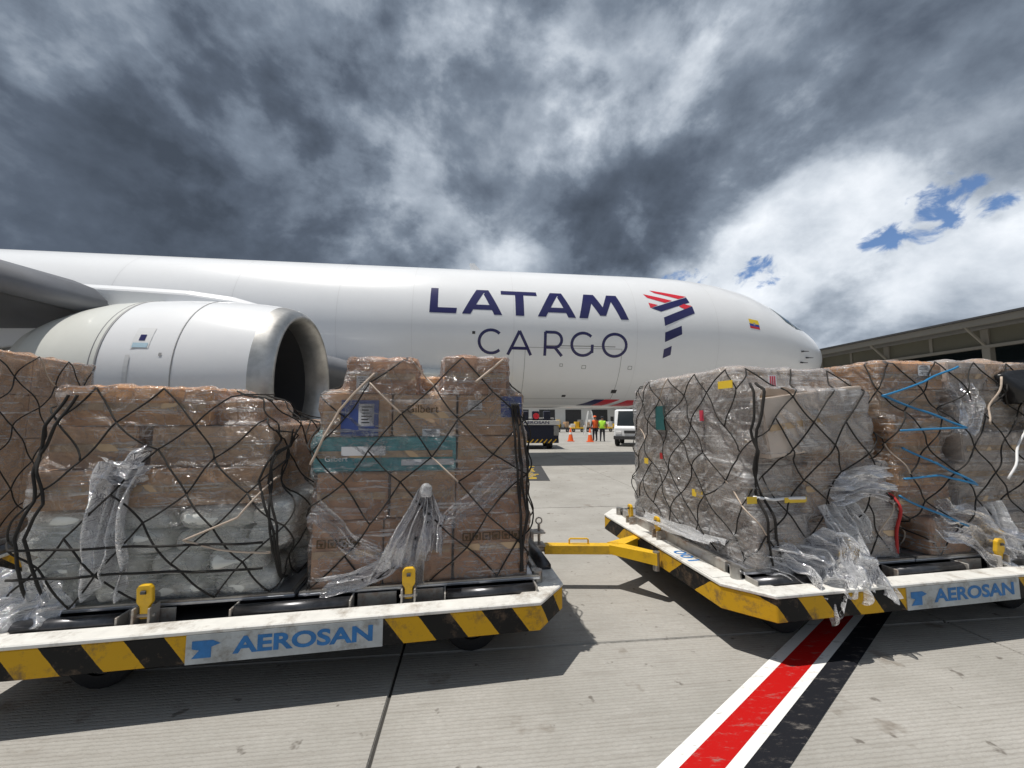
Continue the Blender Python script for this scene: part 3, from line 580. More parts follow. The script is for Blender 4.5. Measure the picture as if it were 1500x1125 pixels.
    # number plate on the left end
    if number:
        k = MB(); k.box((-1.643, -.55, .452), (.145, .75, .004)); pl = k.build('number_plate', 'ledge_white', c)
        text_obj(number, .15, 'stencil_blue', (-1.643, -.50, .4555), (0, 0, R(-90)), pl, 'number', .002, 1.25)
    return c
LC_, RC_, TC_ = ((-1.515, 3.55), R(10)), ((2.98, 4.152), R(10)), ((-6.12, 3.49), R(17))
cartL = make_cart(*LC_, 'striped pallet cart in the foreground left, below the sacks and teal carton')
cartR = make_cart(*RC_, 'striped pallet cart on the right numbered 001 on its end', '001')
cartT = make_cart(*TC_, 'pallet cart at the far left edge, behind the pile of sacks')
def towbar(a, b_, label):
    a, b_ = Vector(a), Vector(b_); d = (b_ - a); L = d.length; e = empty('tow_bar', (a.x, a.y, 0), math.atan2(d.y, d.x)); tag(e, label, 'tow bar', 'tow bars between the carts'); z = .36
    k = MB(); k.box((L * .40, 0, z), (L * .78, .085, .085)); k.build('beam', 'yellow_paint', e, bevel=.006)
    k = MB()
    for sy in (-1, 1): k.add([(L * .62, sy * .043, z + .046), (L * .98, sy * .30, z + .05), (L * 1.0, sy * .22, z + .05), (L * .78, sy * .0, z + .046), (L * .62, sy * .043, z - .035), (L * .98, sy * .30, z - .05), (L * 1.0, sy * .22, z - .05), (L * .78, sy * .0, z - .035)],
                             [(0, 1, 2, 3), (4, 7, 6, 5), (0, 4, 5, 1), (1, 5, 6, 2), (2, 6, 7, 3), (3, 7, 4, 0)])
    k.build('fork', 'yellow_paint', e)
    k = MB(); k.tube([(L * .25, 0, z + .04), (L * .25, 0, z + .085), (L * .26, 0, z + .092), (L * .42, 0, z + .092), (L * .43, 0, z + .085), (L * .43, 0, z + .04)], .008, 8); k.build('handle', 'yellow_paint', e)
    k = MB(); k.tube([(-.06, 0, z), (.03, 0, z)], .03, 10); k.build('tow_eye', 'bare_steel', e)
    for sy in (-1, 1):
        k = MB(); k.tube([(L * .985, sy * .26, z - .10), (L * .985, sy * .26, z + .06)], .03, 10); k.build('hinge_pin', 'steel', e)
    return e
def cpt(C, x, y): return (C[0][0] + x * math.cos(C[1]) - y * math.sin(C[1]), C[0][1] + x * math.sin(C[1]) + y * math.cos(C[1]), 0)
towbar(cpt(LC_, 1.84, 0), cpt(RC_, -1.71, .0), 'yellow tow bar with triangular fork joining the two nearest carts')
towbar(cpt(TC_, 1.84, 0), cpt(LC_, -1.71, 0), 'yellow tow bar at the left edge behind the sacks')

# ------------------------------------------------------------------ cargo: fields, film, net
def vnoise(p, seed=0):
    p = np.asarray(p, float); i = np.floor(p).astype(np.int64); f = p - i; f = f * f * (3 - 2 * f); out = 0
    def h(a): 
        x = (a[..., 0] * 374761393 + a[..., 1] * 668265263 + a[..., 2] * 2147483647 + seed * 974634777) & 0xffffffff
        x = ((x ^ (x >> 13)) * 1274126177) & 0xffffffff; return ((x ^ (x >> 16)) & 0xffff) / 65535.
    for dx in (0, 1):
        for dy in (0, 1):
            for dz in (0, 1):
                w = (f[..., 0] if dx else 1 - f[..., 0]) * (f[..., 1] if dy else 1 - f[..., 1]) * (f[..., 2] if dz else 1 - f[..., 2]); out = out + w * h(i + np.array([dx, dy, dz]))
    return out
class Field:
    def __init__(s, boxes, k=.07): s.b = boxes; s.k = k; s.wr = 0.
    def __call__(s, P):
        d = None
        for (c, h, az, r) in s.b:
            q = P - np.array(c); ca_, sa_ = math.cos(az), math.sin(az)
            x = q[..., 0] * ca_ + q[..., 1] * sa_; y = -q[..., 0] * sa_ + q[..., 1] * ca_
            ax_, ay, az_ = np.abs(x) - h[0] + r, np.abs(y) - h[1] + r, np.abs(q[..., 2]) - h[2] + r
            e = np.sqrt(np.maximum(ax_, 0) ** 2 + np.maximum(ay, 0) ** 2 + np.maximum(az_, 0) ** 2) + np.minimum(np.maximum(ax_, np.maximum(ay, az_)), 0) - r
            if d is None: d = e
            else:
                hh = np.maximum(s.k - np.abs(d - e), 0) / s.k; d = np.minimum(d, e) - hh * hh * s.k * .25
        return d
def surface_nets(F, lo, hi, h, iso):
    lo = np.array(lo); n = np.ceil((np.array(hi) - lo) / h).astype(int) + 1
    G = np.stack(np.meshgrid(*[lo[i] + h * np.arange(n[i]) for i in range(3)], indexing='ij'), -1); V = F(G) - iso
    ins = V < 0; nx, ny, nz = n - 1; acc = np.zeros((nx, ny, nz, 3)); cnt = np.zeros((nx, ny, nz))
    cor = [(a, b_, c) for a in (0, 1) for b_ in (0, 1) for c in (0, 1)]; sl = lambda o: tuple(slice(o[i], n[i] - 1 + o[i]) for i in range(3))
    for a in cor:
        for ax_ in range(3):
            if a[ax_]: continue
            b_ = list(a); b_[ax_] = 1; va, vb = V[sl(a)], V[sl(b_)]; m = (ins[sl(a)] != ins[sl(b_)]); t = np.where(m, va / np.where(m, va - vb, 1), 0)
            for k in range(3): acc[..., k] += m * (a[k] + (t if k == ax_ else 0))
            cnt += m
    act = cnt > 0; idx = -np.ones((nx, ny, nz), int); idx[act] = np.arange(act.sum())
    cell = np.argwhere(act); verts = lo + (cell + acc[act] / cnt[act][:, None]) * h; faces = []
    for ax_ in range(3):
        o = [0, 1, 2]; o.remove(ax_); b1, b2 = o
        s0 = [slice(1, n[i] - 1) for i in range(3)]; s1 = list(s0); s0[ax_] = slice(0, n[ax_] - 1); s1[ax_] = slice(1, n[ax_])
        ch = ins[tuple(s0)] != ins[tuple(s1)]; E_ = np.argwhere(ch); sg = ins[tuple(s0)][ch]
        E_ = E_ + np.array([0 if i == ax_ else 1 for i in range(3)])
        def cidx(d1, d2):
            q = E_.copy(); q[:, b1] -= d1; q[:, b2] -= d2; return idx[q[:, 0], q[:, 1], q[:, 2]]
        Q = np.stack([cidx(1, 1), cidx(0, 1), cidx(0, 0), cidx(1, 0)], 1); fl_ = sg if ax_ != 1 else ~sg; Q[~fl_] = Q[~fl_][:, ::-1]; faces.append(Q)
    return verts, np.concatenate(faces)
def np_mesh(name, v, f, m, parent, smooth=True):
    me = bpy.data.meshes.new(name); me.vertices.add(len(v)); me.vertices.foreach_set('co', np.asarray(v, np.float32).ravel()); k = f.shape[1]
    me.loops.add(f.size); me.loops.foreach_set('vertex_index', f.ravel().astype(np.int32)); me.polygons.add(len(f)); me.polygons.foreach_set('loop_start', np.arange(0, f.size, k, dtype=np.int32)); me.polygons.foreach_set('loop_total', np.full(len(f), k, np.int32))
    me.update(calc_edges=True); me.materials.append(M[m])
    if smooth: me.polygons.foreach_set('use_smooth', [True] * len(f))
    return link(bpy.data.objects.new(name, me), parent)
def project(F, P, D, iso, steps=26):
    P = np.array(P, float); D = np.array(D, float)
    for _ in range(steps): P = P + D * np.clip(F(P) - iso, -.05, .3)[:, None]
    return P
class Pile:
    def __init__(s, name, C, label, x0, x1, y0=-.97, y1=.70, seed=1):
        s.t = empty(name, (C[0][0], C[0][1], 0), C[1]); tag(s.t, label, 'cargo pallet', 'netted cargo pallets on the carts'); s.x0, s.x1, s.y0, s.y1 = x0, x1, y0, y1; s.b = []; s.r = random.Random(seed); s.seed = seed
        k = MB(); k.box(((x0 + x1) / 2, 0, .492), (x1 - x0 + .04, 2.0, .02)); pb = k.build('pallet_base', 'aluminium', s.t, bevel=.004)
        k = MB()
        for yy in (-.985, .985): k.box(((x0 + x1) / 2, yy, .508), (x1 - x0 + .03, .028, .012))
        for xx in (x0 + .0, x1 - .0): k.box((xx, 0, .508), (.028, 1.93, .0122))
        k.build('edge_rail', 'steel', pb)
    def box(s, x0, x1, z0, z1, y0=None, y1=None, m=None, az=None, tape=True, tilt=0.):
        y0 = s.y0 if y0 is None else y0; y1 = y0 + .5 if y1 is None else y1; r = s.r
        m = m or r.choice(CARD); az = r.uniform(-.02, .02) if az is None else az; g_ = .006
        c = ((x0 + x1) / 2, (y0 + y1) / 2, (z0 + z1) / 2); h = ((x1 - x0) / 2 - g_, (y1 - y0) / 2 - g_, (z1 - z0) / 2 - .003)
        s.b.append((c, h, az, .012))
        bm = bmesh.new(); bmesh.ops.create_cube(bm, size=2); bmesh.ops.subdivide_edges(bm, edges=bm.edges, cuts=3, use_grid_fill=True)
        sd_ = r.random() * 50
        for v in bm.verts:
            q = v.co.copy(); nb = np.array([q.x * 1.3 + sd_, q.y * 1.3, q.z * 1.3])
            bul = .010 * (1 - q.x * q.x) * (1 - q.z * q.z) + .006 * (float(vnoise(nb[None], 3)[0]) - .5)
            v.co = Vector((q.x * h[0], q.y * (h[1] + bul), q.z * h[2] + (.006 * (float(vnoise(nb[None] + 9, 4)[0]) - .5))))
        bmesh.ops.bevel(bm, geom=[e for e in bm.edges if e.calc_face_angle(0) > .9], offset=.008, segments=2, affect='EDGES')
        me = bpy.data.meshes.new('cardboard_box'); bm.to_mesh(me); bm.free(); me.materials.append(M[m])
        o = link(bpy.data.objects.new('cardboard_box', me), s.t); o.location = c; o.rotation_euler = (0, tilt, az)
        if tape and h[0] > .12 and y0 < -.6:
            k = MB(); k.box((0, -h[1] - .0115, 0), (h[0] * 1.9, .002, .045)); k.build('packing_tape', 'tape', o)
        return o
    def layer(s, z0, z1, fronts, m=None, back=True, jit=0.):
        for q in fronts: s.box(q[0] + s.r.uniform(0, jit * .5), q[1] - s.r.uniform(0, jit * .5), z0, z1, y0=s.y0 + s.r.uniform(-.3, 1) * jit, y1=s.y0 + .48, az=s.r.uniform(-.7, .7) * jit if jit else None, m=q[2] if len(q) > 2 else m)
        if back:
            lo_, hi_ = min(q[0] for q in fronts), max(q[1] for q in fronts); yy = s.y0 + .49
            for ye in (yy + .37, yy + .76, s.y1):
                mid = lo_ + (hi_ - lo_) * s.r.uniform(.42, .58); s.box(lo_, mid, z0, z1, yy, ye, m=m); s.box(mid, hi_, z0, z1, yy, ye, m=m); yy = ye
    def sack(s, c, d, az=0.):
        s.b.append((c, (d[0] / 2 * .93, d[1] / 2 * .93, d[2] / 2 * .93), az, min(d) * .3))
        k = MB(); nu, nv = 20, 12; sd_ = s.r.random() * 40; vs = []
        pw = lambda v, e: math.copysign(abs(v) ** e, v)
        for j in range(nv + 1):
            ph = -math.pi / 2 + math.pi * j / nv
            for i in range(nu):
                t = 2 * math.pi * i / nu; p_ = Vector((pw(math.cos(ph), .5) * pw(math.cos(t), .5), pw(math.cos(ph), .5) * pw(math.sin(t), .5), pw(math.sin(ph), .75)))
                w = 1 + .22 * (float(vnoise(np.array([[p_.x * 2 + sd_, p_.y * 2, p_.z * 2]]), 6)[0]) - .5); vs.append((p_.x * d[0] / 2 * w, p_.y * d[1] / 2 * w, p_.z * d[2] / 2 * w - .012 * p_.x * p_.x))
        k.add(vs, [(j * nu + i, j * nu + (i + 1) % nu, (j + 1) * nu + (i + 1) % nu, (j + 1) * nu + i) for j in range(nv) for i in range(nu)])
        o = k.build('sack', 'sack', s.t, True); o.location = c; o.rotation_euler = (s.r.uniform(-.06, .06), s.r.uniform(-.07, .07), az); return o
    def label(s, x, z, w, h_, m='label_white', bars=True, y=None, rot=0.):
        y = s.y0 - .008 if y is None else y
        k = MB(); k.box((0, 0, 0), (w, .003, h_)); o = k.build('label', m, s.t); o.location = (x, y, z); o.rotation_euler = (0, rot, 0)
        if bars:
            k = MB()
            for j in range(6): k.box((s.r.uniform(-.1, .1) * w, -.0026, h_ * (.36 - j * .14)), (w * s.r.uniform(.4, .75), .0012, h_ * .05))
            k.build('printing', 'ink', o)
        return o
    def finish(s, cell=.016, film='film', net=True, top=None, wr=1., seedn=3, step=.30, slope=1.15, tan=(), netz=.52):
        F = Field(s.b); s.F = F2 = Field(s.b, .2); zt = max(c[2] + h[2] for c, h, a, r in s.b)
        def Fw(P):
            d = F(P); x, y, z = P[..., 0], P[..., 1], P[..., 2]
            u = x + y; a = np.stack([u * 2.2 + z * 2.6, z * 0 + s.seed, (z - u * .9) * 17], -1); b_ = np.stack([u * 2.2 - z * 2.4, z * 0 + s.seed * 3, (z + u * .8) * 19], -1); w = vnoise(np.stack([x * 2.1, y * 2.1, z * 2.1 + s.seed], -1), 2)
            r1 = 1 - 2 * np.abs(vnoise(a, 5) - .5); r2 = 1 - 2 * np.abs(vnoise(b_, 8) - .5); e = np.where(w > .5, r1, r2) ** 2
            return d - wr * (.020 * e + .014 * (vnoise(P * 7., 9) - .5))
        v, f = surface_nets(Fw, (s.x0 - .12, s.y0 - .12, .49), (s.x1 + .12, s.y1 + .12, zt + .1), cell, .010)
        fo = np_mesh('plastic_wrap', v, f, film, s.t)
        if net:
            P0 = [(s.x0 - .3, s.y0 - .3), (s.x1 + .3, s.y0 - .3), (s.x1 + .3, s.y1 + .3), (s.x0 - .3, s.y1 + .3)]; seg = [s.x1 - s.x0, s.y1 - s.y0] * 2; tot = sum(seg); H = zt - netz
            cx_, cy_ = (s.x0 + s.x1) / 2, (s.y0 + s.y1) / 2
            def base(q, z):
                q = q % tot; i = 0
                while q > seg[i]: q -= seg[i]; i += 1
                t = q / seg[i]; xs = [s.x0 + t * seg[0], s.x1, s.x1 - t * seg[0], s.x0][i]; ys = [s.y0, s.y0 + t * seg[1], s.y1, s.y1 - t * seg[1]][i]
                edge = min(t, 1 - t) * seg[i]; nrm = [(0, 1), (-1, 0), (0, -1), (1, 0)][i]
                dv = Vector(nrm); rad = Vector((cx_ - xs, cy_ - ys)).normalized(); wgt = max(0, 1 - edge / .15) * .9; dv = (dv * (1 - wgt) + rad * wgt).normalized(); o = Vector((xs, ys)) - dv * .35; return (o.x, o.y, z), (dv.x, dv.y, 0)
            nc = max(4, round(tot / step)); stp = tot / nc; rows = max(3, round(H / (stp * .5 * slope))); dz = H / rows
            nr = random.Random(seedn); J = {}
            def node(i, j):
                i %= 2 * nc
                if (i, j) not in J: J[(i, j)] = (nr.uniform(-.22, .22) * stp * .5, nr.uniform(-.22, .22) * dz if 0 < j < rows else 0)
                q = J[(i, j)]; return i * stp / 2 + q[0], netz + j * dz + q[1]
            pts, dirs, segs = [], [], []
            for j in range(rows):
                for i in range(2 * nc):
                    if (i + j) % 2: continue
                    for di in (-1, 1):
                        if nr.random() < .04: continue
                        a = node(i, j); ii = i + di; b_ = node(ii, j + 1); bx = b_[0]
                        if bx - a[0] > tot / 2: bx -= tot
                        if a[0] - bx > tot / 2: bx += tot
                        m_ = 9; sag = nr.uniform(-.012, .02); segs.append((len(pts), m_ + 1))
                        for t in range(m_ + 1):
                            u = t / m_; o, d = base(a[0] + (bx - a[0]) * u, min(a[1] + (b_[1] - a[1]) * u - sag * 4 * u * (1 - u), zt + .0)); pts.append(o); dirs.append(d)
            Q = project(F2, pts, dirs, .018); k = MB()
            # where the ray misses (above a lower part of the pile) drop the cord
            ok = np.abs(F2(Q) - .018) < .02; tk = MB(); cz = MB()
            for (a, n_) in segs:
                run = [Q[a + t] for t in range(n_) if ok[a + t]]
                if len(run) > 3 and ok[a:a + n_].all(): (k if nr.random() > .05 else MB()).tube(run, .0054, 6) if nr.random() > .05 else MB().tube(run, .0058, 6).build('tan_net_cord', 'strap_tan', s.t, True)
            k.build('cargo_net', 'rope', s.t, True)
            pass
        return fo
    def cord(s, pts, r=.008, m='rope', name='rope', iso=.022, face='f', n=14):
        L = []; pts = [pts[0]] + [(a + s.r.uniform(-.025, .025), b_ + s.r.uniform(-.03, .03)) for a, b_ in pts[1:-1]] + [pts[-1]] 
        for (a, b_) in zip(pts[:-1], pts[1:]):
            for t in range(n): L.append([a[i] + (b_[i] - a[i]) * t / n for i in (0, 1)])
        L.append(list(pts[-1]))
        if face == 'f': P = [(x, s.y0 - .3, z) for x, z in L]; D = [(0, 1, 0)] * len(L)
        elif face == 'l': P = [(s.x0 - .3, y, z) for y, z in L]; D = [(1, 0, 0)] * len(L)
        else: P = [(s.x1 + .3, y, z) for y, z in L]; D = [(-1, 0, 0)] * len(L)
        Q = project(s.F, P, D, iso)
        if face == 'f': Q[:, 1] = np.maximum(Q[:, 1], s.y0 - .15); Q[:, 1] = np.minimum(Q[:, 1], s.y0 + .3)
        k = MB(); k.tube([tuple(q) for q in Q], r, 6); return k.build(name, m, s.t, True)
    def tail(s, path, w0, w1, pleats=7, depth=.03, seed=1, m='film_bunched', name='film_tail', off=.03):
        """gathered sheet of film hanging along a path [(x,y,z)]"""
        rr = random.Random(seed); n_ = 46; na_ = 64; P = [Vector(p) for p in path]; V_ = []
        cum = [0.]
        for a, b_ in zip(P[:-1], P[1:]): cum.append(cum[-1] + (b_ - a).length)
        al = np.linspace(-1, 1, na_ + 1); trim = .80 + .22 * vnoise(np.stack([al * 3 + seed, al * 0, al * 0 + seed], -1), 4)
        for j in range(n_ + 1):
            for k_ in range(na_ + 1):
                a = al[k_]; t = j / n_ * cum[-1] * trim[k_]; i = max(q for q in range(len(P) - 1) if cum[q] <= t + 1e-9); u = (t - cum[i]) / (cum[i + 1] - cum[i]); c = P[i].lerp(P[i + 1], min(1, u)); T_d = (P[-1] - P[0]).normalized()
                sd_ = T_d.cross(Vector((0, 1, 0))).normalized() if abs(T_d.y) < .9 else Vector((1, 0, 0)); nn = sd_.cross(T_d).normalized(); w = w0 + (w1 - w0) * (j / n_) ** .8
                q = np.array([[a * 2.2 + seed, j * .06, seed * 1.7], [a * 5.5 + seed + .5 * math.sin(j * .13 + seed), j * .05, seed * .7], [a * 13., j * .11, seed * 2.2], [j * .14, seed * 3.1, 0]]); nz_ = vnoise(q, seed)
                dp = depth * (math.sin(a * pleats * 1.6 + nz_[0] * 6 + j * .05) * .7 + (nz_[1] - .5) * 2.6 + (nz_[2] - .5) * .6); V_.append(tuple(c + sd_ * (a * w / 2 * (1 + .6 * (nz_[0] - .5)) + .10 * w * (nz_[3] - .5) * 2) + nn * (dp + off * (1 - a * a))))
        f = np.array([(j * (na_ + 1) + k_, j * (na_ + 1) + k_ + 1, (j + 1) * (na_ + 1) + k_ + 1, (j + 1) * (na_ + 1) + k_) for j in range(n_) for k_ in range(na_)]); return np_mesh(name, np.array(V_), f, m, s.t)
mat('tape', (.50, .36, .22), .25)
# --- pile with sacks (left)
p1 = Pile('cargo_pallet', LC_, 'wrapped pallet of flat cartons on top of white sacks, left foreground', -1.56, -.04, seed=11)
zz_ = .505
for row in range(4):
    x = -1.53 + (.02 if row % 2 else 0); hgt = .138
    while x < -.16:
        w = p1.r.uniform(.30, .44); w = min(w, -.08 - x)
        if w < .15: break
        p1.sack((x + w / 2, -.78 + p1.r.uniform(-.02, .02), zz_ + hgt / 2), (w * 1.0, .40, hgt * 1.14), p1.r.uniform(-.05, .05)); x += w
    for yy in (-.40, -.02, .36):
        for xx, w in ((-1.34, .42), (-.81, .62), (-.27, .42)): p1.sack((xx, yy, zz_ + hgt / 2), (w, .40, hgt * 1.12), p1.r.uniform(-.05, .05))
    zz_ += hgt
p1.layer(1.055, 1.29, [(-1.50, -1.07, 'cardboard_tan'), (-1.07, -.24, 'cardboard_tan')], jit=.06)
p1.layer(1.29, 1.55, [(-1.46, -.97, 'cardboard_tan'), (-.97, -.24, 'cardboard_pale')], jit=.07)
p1.box(-1.43, -.60, 1.55, 1.79, m='cardboard_orange', y0=-.93, y1=-.3); p1.box(-1.40, -.62, 1.55, 1.74, y0=-.3, y1=.3); p1.box(-.60, -.36, 1.55, 1.72, y0=-.85, y1=-.2, m='cardboard_tan')
p1.finish(seedn=4, step=.36)
p1.tail([(-.99, -1.03, 1.34), (-1.02, -1.05, 1.15), (-1.03, -1.06, .9), (-1.03, -1.05, .55)], .20, .26, 6, .035, 3)
p1.tail([(-1.12, -1.02, 1.30), (-.95, -1.06, 1.26), (-.86, -1.03, 1.36)], .16, .20, 5, .04, 8)
p1.tail([(-1.40, -1.02, .72), (-1.45, -1.06, .55), (-1.48, -1.12, .47)], .30, .52, 6, .03, 9)
p1.cord([(-.18, 1.22), (-.35, 1.0), (-.60, .86), (-.42, .80), (-.16, .77)], .0065, 'strap_tan', 'strap')
for z0 in (.70, .86): p1.cord([(-1.5, z0), (-.9, z0 + .02), (-.2, z0 - .02)], .008)
for dx in (0, .045): p1.cord([(-1.36 + dx, 1.74), (-1.40 + dx, 1.55), (-1.45 + dx * .3, 1.4), (-1.42 + dx, 1.1), (-1.47 + dx, .9), (-1.40 + dx * 2, .56)], .008)
for dx in (0, .03, .06): p1.cord([(-.22 + dx, 1.52), (-.20 - dx, 1.2), (-.16 + dx * .5, .9), (-.12, .56)], .0075)
# --- pile of cartons with the teal carton
p2 = Pile('cargo_pallet', LC_, 'tall wrapped pallet of brown cartons with a teal carton band, centre', .02, 1.54, seed=21)
p2.layer(.505, .93, [(.05, .50, 'cardboard_brown'), (.50, .955, 'cardboard_brown'), (.965, 1.48, 'cardboard_brown')])
p2.layer(.93, 1.24, [(.07, .53, 'cardboard_brown'), (.53, .97, 'cardboard_tan'), (.97, 1.47, 'cardboard_brown')])
p2.layer(1.24, 1.475, [(.04, .98, 'teal_carton'), (.98, 1.46, 'cardboard_tan')])
p2.layer(1.475, 1.765, [(.09, .54, 'cardboard_tan'), (.54, .98, 'cardboard_pale'), (.98, 1.44, 'cardboard_tan')])
p2.box(.24, .70, 1.765, 2.0, m='cardboard_brown'); p2.box(.88, 1.335, 1.765, 2.03, m='cardboard_brown'); p2.box(.3, 1.3, 1.765, 1.93, y0=-.46, y1=.3)
p2.label(.33, 1.60, .24, .24, 'label_blue', False); p2.label(.37, 1.62, .10, .15, 'label_white'); p2.label(1.36, 1.68, .15, .15, 'label_blue', False); p2.label(1.10, 1.69, .10, .07); p2.label(.80, 1.50, .12, .05); p2.label(.34, 1.83, .08, .11); p2.label(.36, 1.38, .28, .06, 'label_white', False)
p2.label(.78, 1.30, .35, .04, 'label_white', False); p2.label(.76, 1.05, .08, .06)
text_obj('Gilbert', .075, 'print_brown', (.74, -.984, 1.66), (R(90), 0, 0), p2.t, 'carton_print'); text_obj('Gilbert', .05, 'label_white', (.19, -.984, 1.33), (R(90), 0, 0), p2.t, 'carton_print')
def icons(x, z, n_):
    for i in range(n_):
        k = MB(); c = x + i * .068; s_ = .024
        for dx, dz, w, h_ in ((0, s_, 2 * s_, .005), (0, -s_, 2 * s_, .005), (s_, 0, .005, 2 * s_), (-s_, 0, .005, 2 * s_), (0, 0, .02, .018 if i % 2 else .008), (0, -.008, .006, .02)): k.box((c + dx, -.9855, z + dz), (w + .004, .002, h_))
        k.build('handling_mark', 'print_brown', p2.t)
icons(1.05, .79, 6); icons(.12, .79, 4)
p2.finish(seedn=8, step=.40, slope=1.1)
p2.tail([(.76, -1.02, 1.13), (.73, -1.06, .98), (.66, -1.08, .75), (.60, -1.06, .53)], .07, .36, 8, .035, 5); p2.tail([(.78, -1.03, 1.12), (.82, -1.07, .95), (.80, -1.07, .66)], .06, .15, 5, .03, 6)
p2.tail([(1.45, -.99, 1.30), (1.1, -1.0, 1.02), (.80, -1.01, .80)], .20, .12, 4, .008, 7, 'film', off=.01); p2.tail([(.05, -.99, 1.0), (.35, -1.0, .75), (.62, -1.01, .6)], .16, .10, 4, .008, 12, 'film', off=.01); p2.tail([(.70, -1.03, .75), (.45, -1.04, .6), (.12, -1.03, .53)], .10, .14, 5, .02, 14)
kn = p2.sack((.775, -1.05, 1.125), (.075, .06, .085), .3); kn.name = 'film_knot'; kn.data.materials[0] = M['film_bunched']
p2.cord([(.42, 1.9), (.2, 1.62), (.04, 1.3)], .008, 'strap_tan', 'strap'); p2.cord([(1.30, 2.02), (1.1, 1.85)], .009, 'strap_tan', 'strap')
for dx in (0, .03, .06, .09): p2.cord([(1.36 + dx * .5, 1.7), (1.38 + dx, 1.3), (1.42 + dx * .6, .95), (1.44 - dx * .2, .54)], .008)
# --- grey wrapped pile (right cart, left)
p3 = Pile('cargo_pallet', RC_, 'heavily wrapped grey cartons with yellow stickers on the numbered cart', -1.50, -.03, seed=31)
for (z0, z1, fr) in ((.505, .88, [(-1.46, -.95), (-.95, -.42), (-.42, -.05)]), (.88, 1.24, [(-1.45, -.98), (-.98, -.50), (-.48, -.12)]), (1.24, 1.60, [(-1.44, -.85), (-.85, -.32)]), (1.60, 1.90, [(-1.44, -.80), (-.80, -.30)])):
    p3.layer(z0, z1, [(a, b_, p3.r.choice(['cardboard_grey', 'cardboard_pale', 'cardboard_grey'])) for a, b_ in fr], m='cardboard_grey', jit=.09)
p3.box(-1.38, -.40, 1.36, 1.80, y0=-1.06, y1=-.6, m='cardboard_grey', az=.06, tilt=R(-7)); p3.box(-1.42, -.5, 1.90, 1.985, y0=-.85, y1=.5, m='cardboard_grey')
lf = lambda y, z, w, h_, m, bars=False: (lambda o: (setattr(o, 'location', (-1.485, y, z)), setattr(o, 'rotation_euler', (0, 0, R(90)))))(p3.label(0, 0, w, h_, m, bars))
lf(.10, 1.60, .17, .24, 'label_teal'); lf(-.85, 1.86, .16, .06, 'label_yellow'); lf(-.45, .95, .14, .06, 'label_yellow'); lf(.40, 1.14, .08, .06, 'label_yellow'); lf(-.55, 1.62, .05, .09, 'label_red'); lf(.1, 1.22, .05, .06, 'strap_red')
p3.label(-1.20, 1.88, .07, .09, 'label_white', False, y=-1.0); 
for dx in (-.018, 0, .018): p3.label(-1.20 + dx, 1.88, .009, .07, 'label_red', False, y=-1.003)
p3.label(-1.05, .99, .19, .04, 'label_yellow', False, y=-.99); p3.label(-1.42, 1.0, .08, .05, 'label_yellow', False, y=-.99)
p3.finish(film='film_heavy', seedn=12, step=.34, wr=1.35)
p3.tail([(-1.05, -1.02, .70), (-.95, -1.12, .60), (-.9, -1.24, .50), (-.88, -1.30, .36)], .40, .55, 9, .05, 21); p3.tail([(-.80, -1.0, .95), (-.74, -1.08, .75), (-.72, -1.2, .52), (-.72, -1.3, .33)], .16, .34, 7, .045, 22); p3.tail([(-1.38, -1.0, .60), (-1.15, -1.1, .55), (-1.0, -1.18, .5)], .18, .3, 6, .045, 23)
p3.tail([(-.75, -1.0, 1.05), (-.45, -1.03, 1.1), (-.15, -1.02, 1.08)], .22, .26, 6, .04, 24); p3.tail([(-.62, -1.0, .98), (-.55, -1.04, .8), (-.5, -1.03, .6)], .12, .22, 6, .035, 25)
tl = p3.tail([(-1.52, -.75, .62), (-1.55, -.3, .60), (-1.54, .3, .60)], .20, .24, 6, .02, 26, off=.02)
for dx in (0, .04): p3.cord([(-1.40 + dx, 1.86), (-1.43 + dx, 1.5), (-1.38 - dx, 1.2), (-1.36 + dx, 1.0), (-1.30 + dx * 2, .54)], .010)
p3.cord([(-.10, 1.15), (-.08, .95), (-.12, .54)], .012, 'strap_red', 'strap'); p3.cord([(-1.4, 1.02), (-1.2, 1.0), (-1.0, 1.01)], .012, 'label_white', 'strap')
# --- cartons with blue straps
p4 = Pile('cargo_pallet', RC_, 'wrapped pallet of cartons with blue straps at the right edge', .02, 1.52, seed=41)
for i, (z0, z1, fr) in enumerate(((.505, .80, [(.16, .62, 'cardboard_brown'), (.62, 1.48, 'cardboard_grey')]), (.80, 1.05, [(-.02, .55, 'cardboard_brown'), (.55, 1.48, 'cardboard_grey')]), (1.05, 1.22, [(-.08, .52, 'cardboard_orange'), (.52, 1.48, 'cardboard_grey')]), (1.22, 1.48, [(-.06, .50, 'cardboard_orange'), (.56, 1.48, 'cardboard_grey')]), (1.48, 1.60, [(-.10, .55, 'cardboard_orange'), (.58, 1.48, 'cardboard_grey')]), (1.60, 1.84, [(-.14, .56, 'cardboard_pale'), (.60, 1.48, 'cardboard_grey')]))):
    p4.layer(z0, z1, fr, m='cardboard_tan', jit=.08)
p4.box(-.10, .56, 1.84, 2.06, y0=-.92, y1=-.2, m='cardboard_orange'); p4.box(.58, 1.02, 1.84, 2.08, y0=-.94, y1=-.2, m='cardboard_grey'); p4.box(1.02, 1.50, 1.84, 2.08, y0=-.94, y1=-.2, m='cardboard_pale'); p4.box(-.3, .5, 1.84, 2.03, y0=-.15, y1=.6, m='cardboard_pale')
p4.label(.34, 2.0, .13, .09, y=-.935)
p4.x0 = -.16
p4.finish(seedn=15, step=.40, wr=1.1)
